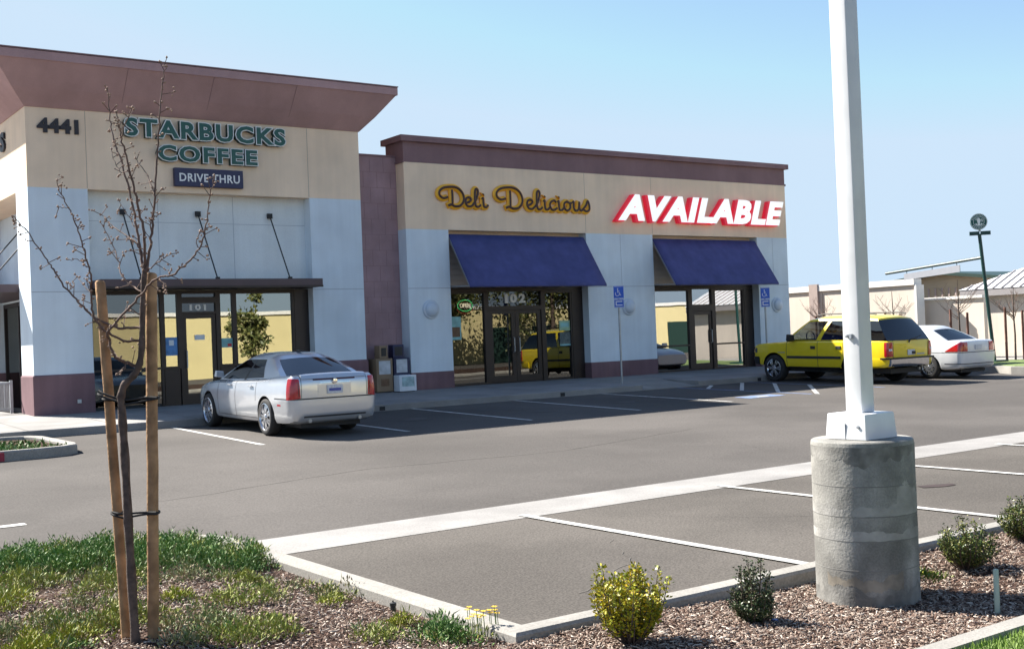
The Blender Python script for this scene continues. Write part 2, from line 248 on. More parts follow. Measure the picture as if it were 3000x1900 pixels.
TREE=[('trunk', [(2.082, 6.719, 0.025, 0.03), (2.072, 6.721, 0.394, 0.0288), (2.064, 6.722, 0.758, 0.0276), (2.058, 6.722, 1.121, 0.0264), (2.052, 6.723, 1.364, 0.0252), (2.047, 6.725, 1.534, 0.024)]), ('trunk', [(2.047, 6.725, 1.522, 0.024), (2.064, 6.711, 1.593, 0.0227), (2.105, 6.682, 1.64, 0.0214), (2.134, 6.66, 1.694, 0.0201), (2.151, 6.647, 1.795, 0.0189), (2.16, 6.638, 1.989, 0.0176), (2.171, 6.628, 2.182, 0.0163), (2.181, 6.619, 2.278, 0.015)]), ('b', [(2.172, 6.614, 2.205, 0.012), (2.167, 6.653, 2.329, 0.0109), (2.17, 6.707, 2.468, 0.0097), (2.159, 6.745, 2.632, 0.0086), (2.136, 6.798, 2.835, 0.0074), (2.105, 6.878, 3.019, 0.0063), (2.108, 6.944, 3.155, 0.0051), (2.11, 6.978, 3.343, 0.004)]), ('b', [(2.183, 6.631, 2.23, 0.012), (2.166, 6.579, 2.42, 0.0109), (2.145, 6.573, 2.563, 0.0097), (2.107, 6.55, 2.703, 0.0086), (2.073, 6.533, 2.842, 0.0074), (2.038, 6.518, 2.968, 0.0063), (2.022, 6.498, 3.035, 0.0051), (2.015, 6.502, 3.113, 0.004)]), ('b', [(2.045, 6.54, 2.972, 0.005), (2.059, 6.484, 3.059, 0.004), (2.078, 6.426, 3.128, 0.003)]), ('b', [(2.176, 6.609, 2.229, 0.012), (2.204, 6.606, 2.35, 0.011), (2.227, 6.618, 2.473, 0.01), (2.244, 6.623, 2.62, 0.009), (2.257, 6.631, 2.72, 0.008), (2.277, 6.629, 2.941, 0.007), (2.287, 6.595, 3.107, 0.006), (2.305, 6.619, 3.236, 0.005), (2.327, 6.619, 3.361, 0.004), (2.345, 6.61, 3.472, 0.003)]), ('b', [(2.245, 6.614, 2.68, 0.005), (2.241, 6.722, 2.8, 0.004), (2.209, 6.817, 2.911, 0.003)]), ('b', [(2.14, 6.678, 1.694, 0.013), (2.081, 6.689, 1.721, 0.0124), (2.038, 6.677, 1.737, 0.0118), (1.997, 6.666, 1.773, 0.0111), (1.983, 6.679, 1.85, 0.0105), (1.966, 6.647, 1.898, 0.0099), (2.055, 6.57, 2.017, 0.0092), (2.128, 6.488, 2.123, 0.0086), (2.179, 6.407, 2.187, 0.008), (2.224, 6.343, 2.192, 0.0074), (2.282, 6.284, 2.242, 0.0068), (2.331, 6.213, 2.314, 0.0061), (2.351, 6.157, 2.384, 0.0055), (2.363, 6.128, 2.474, 0.0049), (2.374, 6.117, 2.578, 0.0043), (2.371, 6.053, 2.651, 0.0036), (2.374, 6.023, 2.711, 0.003)]), ('b', [(2.157, 6.647, 1.916, 0.011), (2.095, 6.711, 1.915, 0.0102), (2.033, 6.805, 1.936, 0.0094), (1.953, 6.895, 1.998, 0.0086), (1.908, 6.957, 2.068, 0.0078), (1.865, 7.055, 2.155, 0.007), (1.807, 7.093, 2.262, 0.0062), (1.778, 7.16, 2.337, 0.0054), (1.716, 7.229, 2.472, 0.0046), (1.674, 7.316, 2.57, 0.0038), (1.638, 7.36, 2.614, 0.003)]), ('b', [(2.15, 6.64, 1.843, 0.01), (2.062, 6.689, 1.847, 0.0094), (1.962, 6.705, 1.911, 0.0087), (1.906, 6.721, 2.009, 0.0081), (1.899, 6.708, 2.116, 0.0075), (1.881, 6.647, 2.22, 0.0068), (1.856, 6.628, 2.313, 0.0062), (1.828, 6.622, 2.413, 0.0055), (1.802, 6.632, 2.513, 0.0049), (1.768, 6.614, 2.585, 0.0043), (1.727, 6.591, 2.657, 0.0036), (1.702, 6.579, 2.727, 0.003)]), ('b', [(2.164, 6.617, 2.109, 0.007), (2.142, 6.718, 2.151, 0.0063), (2.107, 6.794, 2.205, 0.0057), (2.115, 6.891, 2.298, 0.005), (2.121, 6.967, 2.374, 0.0043), (2.113, 7.046, 2.462, 0.0037), (2.085, 7.126, 2.566, 0.003)]), ('b', [(2.176, 6.645, 2.329, 0.006), (2.158, 6.684, 2.4, 0.0054), (2.128, 6.792, 2.456, 0.0048), (2.09, 6.925, 2.525, 0.0042), (2.082, 6.995, 2.57, 0.0036), (2.068, 7.06, 2.602, 0.003)]), ('b', [(2.193, 6.633, 2.231, 0.006), (2.184, 6.542, 2.253, 0.005), (2.216, 6.446, 2.289, 0.004), (2.227, 6.33, 2.313, 0.003)]), ('b', [(2.221, 6.61, 2.46, 0.005), (2.202, 6.582, 2.517, 0.0043), (2.207, 6.51, 2.534, 0.0037), (2.222, 6.458, 2.548, 0.003)]), ('b', [(1.86, 6.625, 2.301, 0.004), (1.813, 6.597, 2.296, 0.003), (1.744, 6.6, 2.301, 0.002)]), ('b', [(1.753, 6.555, 2.577, 0.003), (1.729, 6.566, 2.576, 0.0025), (1.706, 6.6, 2.586, 0.002)]), ('b', [(1.837, 6.611, 2.37, 0.003), (1.799, 6.604, 2.369, 0.0025), (1.774, 6.582, 2.339, 0.002)]), ('b', [(1.903, 6.721, 2.117, 0.004), (1.889, 6.825, 2.176, 0.003), (1.877, 6.945, 2.24, 0.002)]), ('b', [(2.075, 6.544, 2.796, 0.004), (2.056, 6.598, 2.791, 0.0033), (2.036, 6.658, 2.858, 0.0027), (2.043, 6.718, 2.94, 0.002)]), ('b', [(2.16, 6.613, 2.568, 0.004), (2.157, 6.671, 2.623, 0.003), (2.139, 6.767, 2.658, 0.002)]), ('b', [(2.181, 6.727, 2.47, 0.004), (2.173, 6.81, 2.54, 0.0033), (2.146, 6.827, 2.591, 0.0027), (2.127, 6.9, 2.673, 0.002)]), ('b', [(2.163, 6.649, 1.989, 0.005), (2.117, 6.603, 2.0, 0.004), (2.076, 6.598, 2.037, 0.003)]), ('b', [(2.143, 6.652, 1.759, 0.004), (2.187, 6.67, 1.806, 0.003), (2.221, 6.715, 1.843, 0.002)]), ('b', [(2.062, 6.627, 1.722, 0.004), (2.039, 6.633, 1.684, 0.003), (2.017, 6.609, 1.671, 0.002)]), ('b', [(2.335, 6.184, 2.328, 0.004), (2.32, 6.179, 2.374, 0.003), (2.328, 6.144, 2.417, 0.002)]), ('b', [(2.165, 6.363, 2.184, 0.004), (2.174, 6.307, 2.143, 0.003), (2.169, 6.249, 2.089, 0.002)])]
STAKES=[((1.999, 6.874, 2.188), (2.074, 6.849, 0.005)), ((2.227, 6.662, 2.218), (2.179, 6.725, 0.01))]
TIES=[[(1.947, 6.821, 1.55), (1.961, 6.787, 1.533), (2.052, 6.747, 1.494), (2.07, 6.71, 1.484), (2.163, 6.668, 1.498), (2.22, 6.602, 1.511)], [(1.951, 6.818, 1.567), (1.98, 6.773, 1.542), (2.053, 6.746, 1.514), (2.078, 6.704, 1.508), (2.174, 6.66, 1.517), (2.216, 6.605, 1.516)], [(1.992, 6.798, 0.863), (2.006, 6.764, 0.852), (2.061, 6.75, 0.833), (2.08, 6.711, 0.844), (2.156, 6.681, 0.852), (2.199, 6.626, 0.853)], [(1.997, 6.795, 0.872), (2.022, 6.752, 0.864), (2.067, 6.745, 0.854), (2.085, 6.707, 0.863), (2.157, 6.681, 0.862), (2.195, 6.628, 0.863)]]
PATCHES=[(2.22, 9.8, 0.44, 0.32, 0.2, 0, 1.0), (2.68, 9.5, 0.39, 0.37, 0.22, 0, 1.0), (3.2, 9.14, 0.32, 0.44, 0.24, 0, 1.0), (3.51, 8.73, 0.27, 0.36, 0.2, 0, 1), (3.66, 8.69, 0.16, 0.18, 0.15, 1, 1.0), (1.99, 9.08, 0.28, 0.29, 0.14, 1, 1.0), (2.47, 8.83, 0.31, 0.24, 0.13, 1, 1.0), (3.03, 8.35, 0.31, 0.24, 0.13, 2, 0.6), (2.54, 8.28, 0.15, 0.22, 0.1, 1, 0.7), (2.21, 8.36, 0.19, 0.13, 0.08, 1, 0.6), (1.75, 8.26, 0.14, 0.17, 0.12, 3, 1.0), (3.1, 7.49, 0.18, 0.17, 0.1, 1, 0.8), (2.62, 7.61, 0.09, 0.12, 0.09, 3, 1.0), (1.74, 7.39, 0.37, 0.25, 0.13, 2, 1.0), (2.16, 7.22, 0.28, 0.28, 0.14, 1, 1.0), (2.44, 6.69, 0.22, 0.35, 0.13, 2, 1.0), (2.68, 6.39, 0.22, 0.29, 0.13, 1, 1.0), (3.67, 7.33, 0.18, 0.19, 0.11, 2, 1.0), (3.42, 7.0, 0.08, 0.22, 0.1, 3, 0.6), (3.53, 7.75, 0.15, 0.22, 0.06, 2, 0.4), (3.5, 6.16, 0.11, 0.13, 0.1, 3, 1.0), (3.7, 5.75, 0.3, 0.27, 0.14, 0, 0.8), (3.87, 5.83, 0.15, 0.15, 0.12, 2, 1.0), (3.23, 5.95, 0.16, 0.16, 0.1, 1, 1.0), (6.56, 4.67, 0.04, 0.1, 0.07, 3, 0.8), (6.22, 4.97, 0.14, 0.13, 0.05, 2, 0.5)]
# ------------------------------------------------------------------ setting: ground, kerbs, markings
def S(name, mb, material, **k): return tag(mb.build(name, material, **k), kind='structure')
ys = [-300, 9.75] + [9.8+i*.5 for i in range(31)] + [26, 60, 500]
mb = MB(); xs = [-300, 0, 20, 45, 400]
for y in ys: mb.v += [(x, y, gz(y)) for x in xs]
n = len(xs)
for i in range(len(ys)-1):
    for j in range(n-1): mb.f.append((i*n+j, i*n+j+1, (i+1)*n+j+1, (i+1)*n+j))
S('parking_lot', mb, 'asphalt')
def sheet(name, poly, material, lift=.004, sub=1, **kw):   # thin marking draped on the lot (sub-divided along its long side)
    mb = MB()
    if sub > 1 and len(poly) == 4:
        a, b, c, d = [np.array(p, float) for p in poly]
        for i in range(sub+1):
            t = i/sub; p = a+(b-a)*t; q = d+(c-d)*t; mb.v += [(p[0], p[1], gz(p[1])+lift), (q[0], q[1], gz(q[1])+lift)]
        mb.f = [(2*i, 2*i+2, 2*i+3, 2*i+1) for i in range(sub)]
    else: mb.add([(x, y, gz(y)+lift) for x, y in poly], [tuple(range(len(poly)))])
    return S(name, mb, material, fix=False, **kw)
# valley gutter of pale concrete with its flow line, stalls this side of it
sheet('gutter', [(3.95, 9.30), (60, 9.30), (60, 10.12), (3.95, 10.12)], 'concrete', .008)
sheet('gutter_joint', [(3.95, 9.69), (60, 9.69), (60, 9.72), (3.95, 9.72)], 'joint', .011)
sheet('near_stalls', [(3.93, 5.55), (60, 5.55), (60, 9.30), (3.93, 9.30)], 'asphalt_near', .004)
for x in (6.72, 9.47, 12.2, 14.95, 17.7): sheet('stall_line', [(x, 5.75), (x+.10, 5.75), (x+.10, 9.45), (x, 9.45)], 'line_paint', .016)
for x0, x1 in ((7.85, 7.75), (10.58, 10.52), (13.32, 13.25), (16.15, 16.03), (18.85, 18.72)): sheet('stall_line', [(x0, 22.7), (x0+.10, 22.7), (x1+.10, 18.1), (x1, 18.1)], 'line_paint', .006, sub=6)
sheet('lane_line', [(1.9, 12.66), (2.86, 12.66), (2.86, 12.80), (1.9, 12.80)], 'line_paint', .006)
sheet('stain_patch', [(10.72, 7.62), (10.95, 7.50), (11.12, 7.50), (11.17, 7.58), (10.98, 7.70), (10.78, 7.75)], 'stain', .010)
# blue and white hatched aisle and the blue symbol of the reserved stall
for x in (21.45, 24.15): sheet('aisle_line', [(x, 22.7), (x+.10, 22.7), (x+.10, 18.2), (x, 18.2)], 'blue_paint', .006, sub=6)
for y in (24.1, 22.92, 21.73, 20.54):
    x1 = min(24.1, 24.1-(y-22.66)); y1 = y-(24.1-x1)
    sheet('aisle_hatch', [(21.6, y-2.50), (21.6, y-2.36), (x1, y1), (x1, y1-.14)], 'line_paint', .006, sub=4)
sheet('reserved_symbol_field', [(19.7, 18.45), (20.9, 18.45), (20.9, 18.95), (19.7, 18.95)], 'blue_paint', .006, sub=4)
sheet('reserved_symbol', [(20.1, 18.55), (20.5, 18.55), (20.5, 18.68), (20.1, 18.68)], 'line_paint', .010)
# wear on the lot: oil drips in the stalls, sealed cracks, tyre scuffs
rw = random.Random(5)
def blob(name, x, y, rx, ry, m, lift):
    P = []
    for i in range(18):
        a = i*math.pi/9; r = 1+rw.uniform(-.28, .28); P.append((x+rx*r*math.cos(a), y+ry*r*math.sin(a)))
    sheet(name, P, m, lift)
for x, y, r in ((9.2, 19.8, .28), (9.35, 20.7, .16), (11.95, 20.2, .30), (14.7, 19.6, .25), (14.6, 20.5, .15), (17.4, 20.1, .26)): blob('oil_stain', x, y, r, r*.8, 'oil', .0045 if y > 10 else .0085)
def crack(pts, lift, wd=.012):
    mb = MB(); P = []
    for i in range(len(pts)-1):
        for t in range(9): f = t/9; P.append((pts[i][0]+(pts[i+1][0]-pts[i][0])*f+rw.uniform(-.035, .035), pts[i][1]+(pts[i+1][1]-pts[i][1])*f+rw.uniform(-.035, .035)))
    for i, (x, y) in enumerate(P):
        w = wd*rw.uniform(.4, 1.2); mb.v += [(x, y-w, gz(y)+lift), (x, y+w, gz(y)+lift)]
    mb.f = [(2*i, 2*i+2, 2*i+3, 2*i+1) for i in range(len(P)-1)]; S('pavement_crack', mb, 'seam_dark', fix=False)
crack([(4.4, 13.2), (7.5, 14.0), (10.5, 13.6), (14.5, 14.6)], .0045, .009); crack([(12.5, 11.4), (13.2, 13.0), (13.0, 15.5)], .0045, .008); crack([(5.0, 6.3), (6.0, 6.9), (6.6, 8.0)], .0085, .005); crack([(7.4, 8.7), (8.3, 7.5), (9.3, 6.9)], .0085, .005)
# shop pavement: slab falling slightly to the kerb, kerb face, joints
KY = 22.72
def pavement_z(y): return .405+(y-KY)*.028
mb = MB(); mb.prism_yz([(KY, .20), (KY, pavement_z(KY)-.012), (KY+.012, pavement_z(KY)), (27.3, pavement_z(27.3)), (27.3, .20)], -30, 20.3); S('pavement', mb, 'concrete')
mb = MB(); mb.prism_yz([(KY, .20), (KY, pavement_z(KY)-.012), (KY+.012, pavement_z(KY)), (27.3, pavement_z(27.3)), (27.3, .20)], 22.3, 31.2); S('pavement', mb, 'concrete')
mb = MB(); mb.prism_yz([(KY, .20), (KY, .275), (KY+1.5, pavement_z(KY+1.5)), (27.3, pavement_z(27.3)), (27.3, .20)], 20.3, 22.3); S('kerb_ramp', mb, 'concrete_pale')
mb = MB(); mb.prism_yz([(27.3, .2), (27.3, pavement_z(27.3)), (60, pavement_z(27.3)), (60, .2)], -30, 6.0); S('patio_pavement', mb, 'concrete')
mb = MB()
for x in [-6+1.6*i for i in range(23)]:
    if 20.2 < x < 22.4: continue
    mb.add([(x, KY-.001, pavement_z(KY)+.003), (x+.012, KY-.001, pavement_z(KY)+.003), (x+.012, 26.1, pavement_z(26.1)+.003), (x, 26.1, pavement_z(26.1)+.003)], [(0, 1, 2, 3)])
mb.add([(-30, KY+.16, pavement_z(KY+.16)+.004), (20.2, KY+.16, pavement_z(KY+.16)+.004), (20.2, KY+.172, pavement_z(KY+.172)+.004), (-30, KY+.172, pavement_z(KY+.172)+.004)], [(0, 1, 2, 3)])
S('pavement_joint', mb, 'seam_dark', fix=False)
mb = MB()
for x in (12.55, 17.6, 24.6): mb.box(x, x+.14, KY-.003, KY+.05, .27, .36)
S('kerb_drain', mb, 'car_dark')
# near planting bed: kerb on two sides, a corner at (3.9, 5.45)
def kerb(name, pts, wd, z0, z1, material, closed=False):
    # pts = outer line on the ground plan; kerb lies to its left-hand side
    P = [Vector((p[0], p[1])) for p in pts]; I = []
    for i, p in enumerate(P):
        a = P[i-1] if (i > 0 or closed) else None; b = P[(i+1) % len(P)] if (i < len(P)-1 or closed) else None
        d1 = (p-a).normalized() if a is not None else None; d2 = (b-p).normalized() if b is not None else None
        n1 = Vector((-d1.y, d1.x)) if d1 else None; n2 = Vector((-d2.y, d2.x)) if d2 else None
        q = (n1+n2).normalized() if (n1 and n2) else (n1 or n2); k = 1/max(.5, q.dot(n1 or n2)); I.append(p+q*wd*k)
    mb = MB(); N = len(P); b = .02
    for i in range(N):
        o, q = P[i], I[i]; d = (q-o).normalized(); g = gz(o.y) if z0 is None else 0
        zz0, zz1 = (g-.05, g+z1) if z0 is None else (z0, z1)
        mb.v += [(o.x, o.y, zz0), (o.x+d.x*.01, o.y+d.y*.01, zz1-b), (o.x+d.x*.03, o.y+d.y*.03, zz1), (q.x-d.x*b, q.y-d.y*b, zz1), (q.x, q.y, zz1-b), (q.x, q.y, zz0)]
    M_ = N if closed else N-1
    for i in range(M_):
        j = (i+1) % N
        for k in range(5): mb.f.append((i*6+k, j*6+k, j*6+k+1, i*6+k+1))
    if not closed: mb.f += [tuple(range(6)), tuple((N-1)*6+k for k in range(6))[::-1]]
    return S(name, mb, material, smooth=30)
arc = [(3.92-.75*(1-math.sin(a)), 9.55+.75*math.cos(a)+.25) for a in [math.pi/2*(1-i/8) for i in range(9)]]
kerb('bed_kerb', [(40, 5.52), (3.93, 5.52), (3.93, 9.75)]+arc[1:]+[(2.2, 10.5), (-6, 10.4)], .165, -.1, .125, 'concrete_pale')
def bed_z(x, y): return .05+.03*math.sin(x*1.7+.4)*math.cos(y*1.3)+(.06 if x < 3.5 else .0)*min(1, max(0, (3.6-x)/.6))
mb = MB(); nx, ny = 60, 50
for (X0, X1, Y0_, Y1) in ((-8, 3.80, -4, 10.45), (3.80, 40, -4, 5.40)):
    k0 = len(mb.v)
    for i in range(nx+1):
        for j in range(ny+1):
            x = X0+(X1-X0)*(i/nx)**(1 if X1 < 5 else 2); y = Y0_+(Y1-Y0_)*j/ny; mb.v.append((x, y, bed_z(x, y)))
    for i in range(nx):
        for j in range(ny): a = k0+i*(ny+1)+j; mb.f.append((a, a+ny+1, a+ny+2, a+1))
tag(mb.build('planting_bed', 'soil', fix=False, smooth=60), kind='structure')
# strip of concrete and the lawn in the near right corner
def strip(a, b, wd): d = (Vector(b)-Vector(a)).normalized(); nn = Vector((-d.y, d.x))*wd; return [a, b, tuple(Vector(b)+nn), tuple(Vector(a)+nn)]
mb = MB(); mb.prism_xy(strip((-2, 3.58), (12, 3.66), .12), 0, .10); S('mow_strip', mb, 'concrete_pale')
mb = MB(); mb.prism_xy([(-2, 3.57), (-2, 1.5), (12, 1.5), (12, 3.65)], -.05, .07); S('lawn', mb, 'lawn')
N = 26000; X = rng.uniform(4.6, 9, N); Y = rng.uniform(2.6, 3.6, N); C = np.stack([X, Y, np.full(N, .065)], 1); A = rng.normal(size=(N, 3))*.35; A[:, 2] = 1; A /= np.linalg.norm(A, axis=1)[:, None]
V, F = leaves(C, A, rng.uniform(.03, .06, N), rng.uniform(.004, .007, N)); tag(npmesh('grass', V, F, 'blade'), 'short bright green lawn grass in the near corner', 'grass', kind='stuff')
# island with painted kerb at the left
isl = [(-4, 19.1), (4.55, 19.1), (4.95, 19.18), (5.2, 19.42), (5.28, 19.8), (5.3, 22.0), (5.15, 22.4), (4.8, 22.52), (-4, 22.52)]
kerb('island_kerb', isl, .16, .0, .345, 'concrete_pale', closed=True)
mb = MB(); mb.prism_xy([(-3.9, 19.2), (4.6, 19.2), (5.1, 19.6), (5.18, 21.9), (4.8, 22.4), (-3.9, 22.4)], .1, .29); S('island_bed', mb, 'soil')
mb = MB(); mb.box(-4, 4.02, 19.094, 19.108, .19, .325); S('red_kerb_paint', mb, 'red_paint')

# ------------------------------------------------------------------ shop buildings
YF = 26.15; RC = .34; YS = YF+RC                   # front plane of the piers, recess depth, shop-front plane
def bars(parent, name, material, segs, y0, y1, **k):
    mb = MB()
    for s in segs: mb.box(s[0], s[1], y0, y1, s[2], s[3])
    return mb.build(name, material, parent, **k)
def joints(parent, name, material, segs, y0, y1):
    for s in segs: bars(parent, name, material, [s], y0, y1)
def part(parent, name, material, *boxes, **k):
    mb = MB()
    for b in boxes: mb.box(*b)
    return mb.build(name, material, parent, **k)
def window(parent, x0, x1, z0, z1, y=YS, fr=.05, glass='shop_glass', rails=(), mull=()):
    segs = [(x0, x1, z0, z0+fr), (x0, x1, z1-fr, z1), (x0, x0+fr, z0+fr, z1-fr), (x1-fr, x1, z0+fr, z1-fr)]
    for r in rails: segs.append((x0+fr, x1-fr, r-.025, r+.025))
    f = bars(parent, 'window', 'bronze', segs, y-.05, y+.07)
    zs = [z0+fr]+[r for r in rails]+[z1-fr]
    for a, b in zip(zs[:-1], zs[1:]): part(f, 'pane', glass, (x0+fr-.004, x1-fr+.004, y+.005, y+.013, a+(.025 if a != zs[0] else 0), b-(.025 if b != zs[-1] else 0)))
    return f
def door(parent, x0, x1, z0, z1, gz0, gz1, y=YS, st=.09, glass='shop_glass', hx=None):
    d = bars(parent, 'door', 'bronze', [(x0, x0+st, z0, z1), (x1-st, x1, z0, z1), (x0+st, x1-st, z0, gz0), (x0+st, x1-st, gz1, z1)], y-.02, y+.04)
    part(d, 'pane', glass, (x0+st-.004, x1-st+.004, y+.008, y+.016, gz0, gz1))
    if hx is not None:
        mb = MB(); mb.tube([(hx, y-.02, 1.35), (hx, y-.08, 1.37), (hx, y-.08, 1.75), (hx, y-.02, 1.77)], .014); mb.build('handle', 'galv', d, smooth=40)
    return d
GZ = .46                                            # floor level at the shop front
# --- coffee shop (left)
cb = thing('coffee_shop', 'left taller shop block with flared plum cornice, beige band and pale piers', 'building', (6.15, YF, 0))
A0, A1, B0, B1 = 6.15, 7.40, 12.72, 14.13
part(cb, 'pier', 'stucco_pale', (A0, A1, YF, 27.2, 1.36, 5.38)); part(cb, 'pier', 'stucco_pale', (B0, B1, YF, 27.0, 1.36, 5.38))
for x0, x1, y1 in ((A0, A1, 27.2), (B0, B1, 27.0)):
    mb = MB(); e = .03; mb.hexa([(x0-e, YF-e, .3), (x1+(e if x1 > 14 else 0), YF-e, .3), (x1+(e if x1 > 14 else 0), y1, .3), (x0-(e if x0 < 7 else 0), y1, .3)], [(x0-e if x0 < 7 else x0, YF-e, 1.33), (x1+(e if x1 > 14 else 0), YF-e, 1.33), (x1+(e if x1 > 14 else 0), y1, 1.33), (x0-(e if x0 < 7 else 0), y1, 1.33)])
    mb.hexa([(x0-e if x0 < 7 else x0, YF-e, 1.33), (x1+(e if x1 > 14 else 0), YF-e, 1.33), (x1+(e if x1 > 14 else 0), y1, 1.33), (x0-(e if x0 < 7 else 0), y1, 1.33)], [(x0, YF, 1.36), (x1, YF, 1.36), (x1, y1, 1.36), (x0, y1, 1.36)]); mb.build('pier_base', 'base_plum', cb)
part(cb, 'fascia', 'stucco_beige', (A0, B1, YF, 36, 5.38, 7.10))
part(cb, 'recess_wall', 'stucco_recess', (A1, B0, YS, YS+.18, 3.16, 5.38))
part(cb, 'side_wall', 'stucco_pale', (7.05, 7.2, 27.2, 33, 3.16, 5.38), (A0, 7.2, 33, 36, .3, 5.38))
part(cb, 'side_wall_base', 'base_plum', (6.12, 7.22, 32.97, 36.03, .3, 1.36))
part(cb, 'rear_wall', 'stucco_pale', (7.21, B1, 35.8, 36.001, .3, 5.38), (B1-.2, B1, 27.0, 35.8, .3, 5.38))
# flared cornice
mb = MB(); e = .74; z = 7.10
ring = lambda d, zz: [(A0-d, YF-d, zz), (B1+d, YF-d, zz), (B1+d, 36+d, zz), (A0-d, 36+d, zz)]
L = [ring(.0, 7.10), ring(.02, 7.10), ring(.33, 7.44), ring(e-.01, 7.95), ring(e+.02, 7.95), ring(e+.02, 8.13), ring(e-.3, 8.14)]
mb.v = sum(L, [])
for i in range(len(L)-1):
    for j in range(4): mb.f.append((i*4+j, i*4+(j+1) % 4, (i+1)*4+(j+1) % 4, (i+1)*4+j))
mb.f += [(0, 3, 2, 1), tuple(range(len(L)*4-4, len(L)*4))]; mb.build('cornice', 'stucco_plum', cb)
for x in (8.15, 10.1, 12.15): mb = MB(); mb.hexa([(x, YF-.026, 7.112), (x+.012, YF-.026, 7.112), (x+.012, YF-.336, 7.442), (x, YF-.336, 7.442)], [(x, YF-.02, 7.118), (x+.012, YF-.02, 7.118), (x+.012, YF-.33, 7.448), (x, YF-.33, 7.448)]); mb.hexa([(x, YF-.336, 7.442), (x+.012, YF-.336, 7.442), (x+.012, YF-e+.004, 7.945), (x, YF-e+.004, 7.945)], [(x, YF-.32, 7.45), (x+.012, YF-.32, 7.45), (x+.012, YF-e+.02, 7.95), (x, YF-e+.02, 7.95)]); mb.build('cornice_joint', 'joint_plum', cb)
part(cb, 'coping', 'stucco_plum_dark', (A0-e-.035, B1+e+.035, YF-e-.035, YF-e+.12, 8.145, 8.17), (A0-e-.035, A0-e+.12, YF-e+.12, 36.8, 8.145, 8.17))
joints(cb, 'fascia_joint', 'joint_beige', [(7.39, 7.405, 5.40, 7.09), (12.70, 12.715, 5.40, 7.09)], YF-.003, YF+.002)
joints(cb, 'pier_joint', 'joint', [(A0+.01, A1, 3.13, 3.145), (B0, B1-.01, 3.13, 3.145)], YF-.003, YF+.002)
joints(cb, 'recess_joint', 'joint', [(9.05, 9.062, 3.4, 5.37), (10.86, 10.872, 3.4, 5.37), (A1, B0, 4.72, 4.73)], YS-.003, YS+.002)
part(cb, 'outlet_cover', 'interior_white', (7.02, 7.10, YF-.05, YF-.031, .72, .80))
# entrance canopy on three rods
cn = part(cb, 'canopy', 'bronze_canopy', (7.43, 12.70, 25.55, YS-.004, 3.20, 3.37), bevel=.006)
part(cn, 'canopy_lip', 'bronze', (7.43, 12.70, 25.53, 25.549, 3.165, 3.21)); part(cn, 'soffit', 'bronze', (7.46, 12.67, 25.57, YS-.01, 3.17, 3.198))
for x in (8.24, 9.99, 11.79):
    mb = MB(); mb.tube([(x+.14, 25.72, 3.37), (x, YS-.05, 4.93)], .016, 6); mb.box(x-.06, x+.06, YS-.07, YS-.001, 4.88, 5.0); mb.box(x+.10, x+.18, 25.68, 25.76, 3.37, 3.42); mb.build('rod', 'rod_black', cb)
# side opening with its own canopy
part(cb, 'side_canopy', 'bronze_canopy', (5.6, 7.04, 27.25, 32.9, 3.20, 3.37)); part(cb, 'side_mullion', 'bronze', *[(7.05, 7.15, y-.04, y+.04, GZ, 3.15) for y in (27.25, 28.6, 30, 31.4, 32.95)], (7.05, 7.15, 27.29, 32.9, 3.05, 3.15))
for y in (27.29, 28.64, 30.04, 31.44): part(cb, 'pane', 'shop_glass_dark', (7.09, 7.10, y, y+1.3, GZ, 3.05))
for y in (28.5, 30.6):
    mb = MB(); mb.tube([(5.7, y, 3.37), (7.0, y, 4.9)], .016, 6); mb.box(6.94, 7.05, y-.06, y+.06, 4.88, 5.0); mb.build('rod', 'rod_black', cb)
# shop front
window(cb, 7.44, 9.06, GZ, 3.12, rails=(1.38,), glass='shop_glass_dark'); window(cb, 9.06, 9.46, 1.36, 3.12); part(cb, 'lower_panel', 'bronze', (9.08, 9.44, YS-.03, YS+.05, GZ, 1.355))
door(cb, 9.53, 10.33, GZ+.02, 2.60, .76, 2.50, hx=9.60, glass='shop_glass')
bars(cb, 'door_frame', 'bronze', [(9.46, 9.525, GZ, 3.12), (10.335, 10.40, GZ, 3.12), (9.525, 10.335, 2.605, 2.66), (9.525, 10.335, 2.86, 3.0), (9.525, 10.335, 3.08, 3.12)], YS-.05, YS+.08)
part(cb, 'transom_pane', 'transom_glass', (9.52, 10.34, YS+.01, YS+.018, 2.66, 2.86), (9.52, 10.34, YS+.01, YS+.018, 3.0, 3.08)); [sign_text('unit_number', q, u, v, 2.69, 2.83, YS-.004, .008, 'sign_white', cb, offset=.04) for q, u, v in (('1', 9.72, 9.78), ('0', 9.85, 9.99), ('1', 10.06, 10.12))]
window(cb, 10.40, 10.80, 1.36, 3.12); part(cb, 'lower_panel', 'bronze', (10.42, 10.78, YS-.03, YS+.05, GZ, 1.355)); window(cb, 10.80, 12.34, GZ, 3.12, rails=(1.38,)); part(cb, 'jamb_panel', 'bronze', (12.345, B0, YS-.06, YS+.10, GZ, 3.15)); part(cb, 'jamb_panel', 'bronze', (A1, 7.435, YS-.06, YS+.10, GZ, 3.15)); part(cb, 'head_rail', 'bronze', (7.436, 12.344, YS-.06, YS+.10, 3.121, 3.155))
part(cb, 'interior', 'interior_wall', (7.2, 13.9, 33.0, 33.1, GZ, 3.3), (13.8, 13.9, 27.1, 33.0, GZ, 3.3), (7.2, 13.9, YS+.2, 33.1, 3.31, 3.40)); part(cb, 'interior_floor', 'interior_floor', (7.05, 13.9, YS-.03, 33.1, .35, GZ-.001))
part(cb, 'counter', 'interior_wood', (8.2, 12.6, 30.2, 30.9, GZ, 1.5)); part(cb, 'counter_top', 'interior_dark', (8.15, 12.65, 30.15, 30.95, 1.501, 1.55)); part(cb, 'menu_board', 'interior_dark', (8.6, 12.2, 32.9, 32.99, 2.2, 3.0))
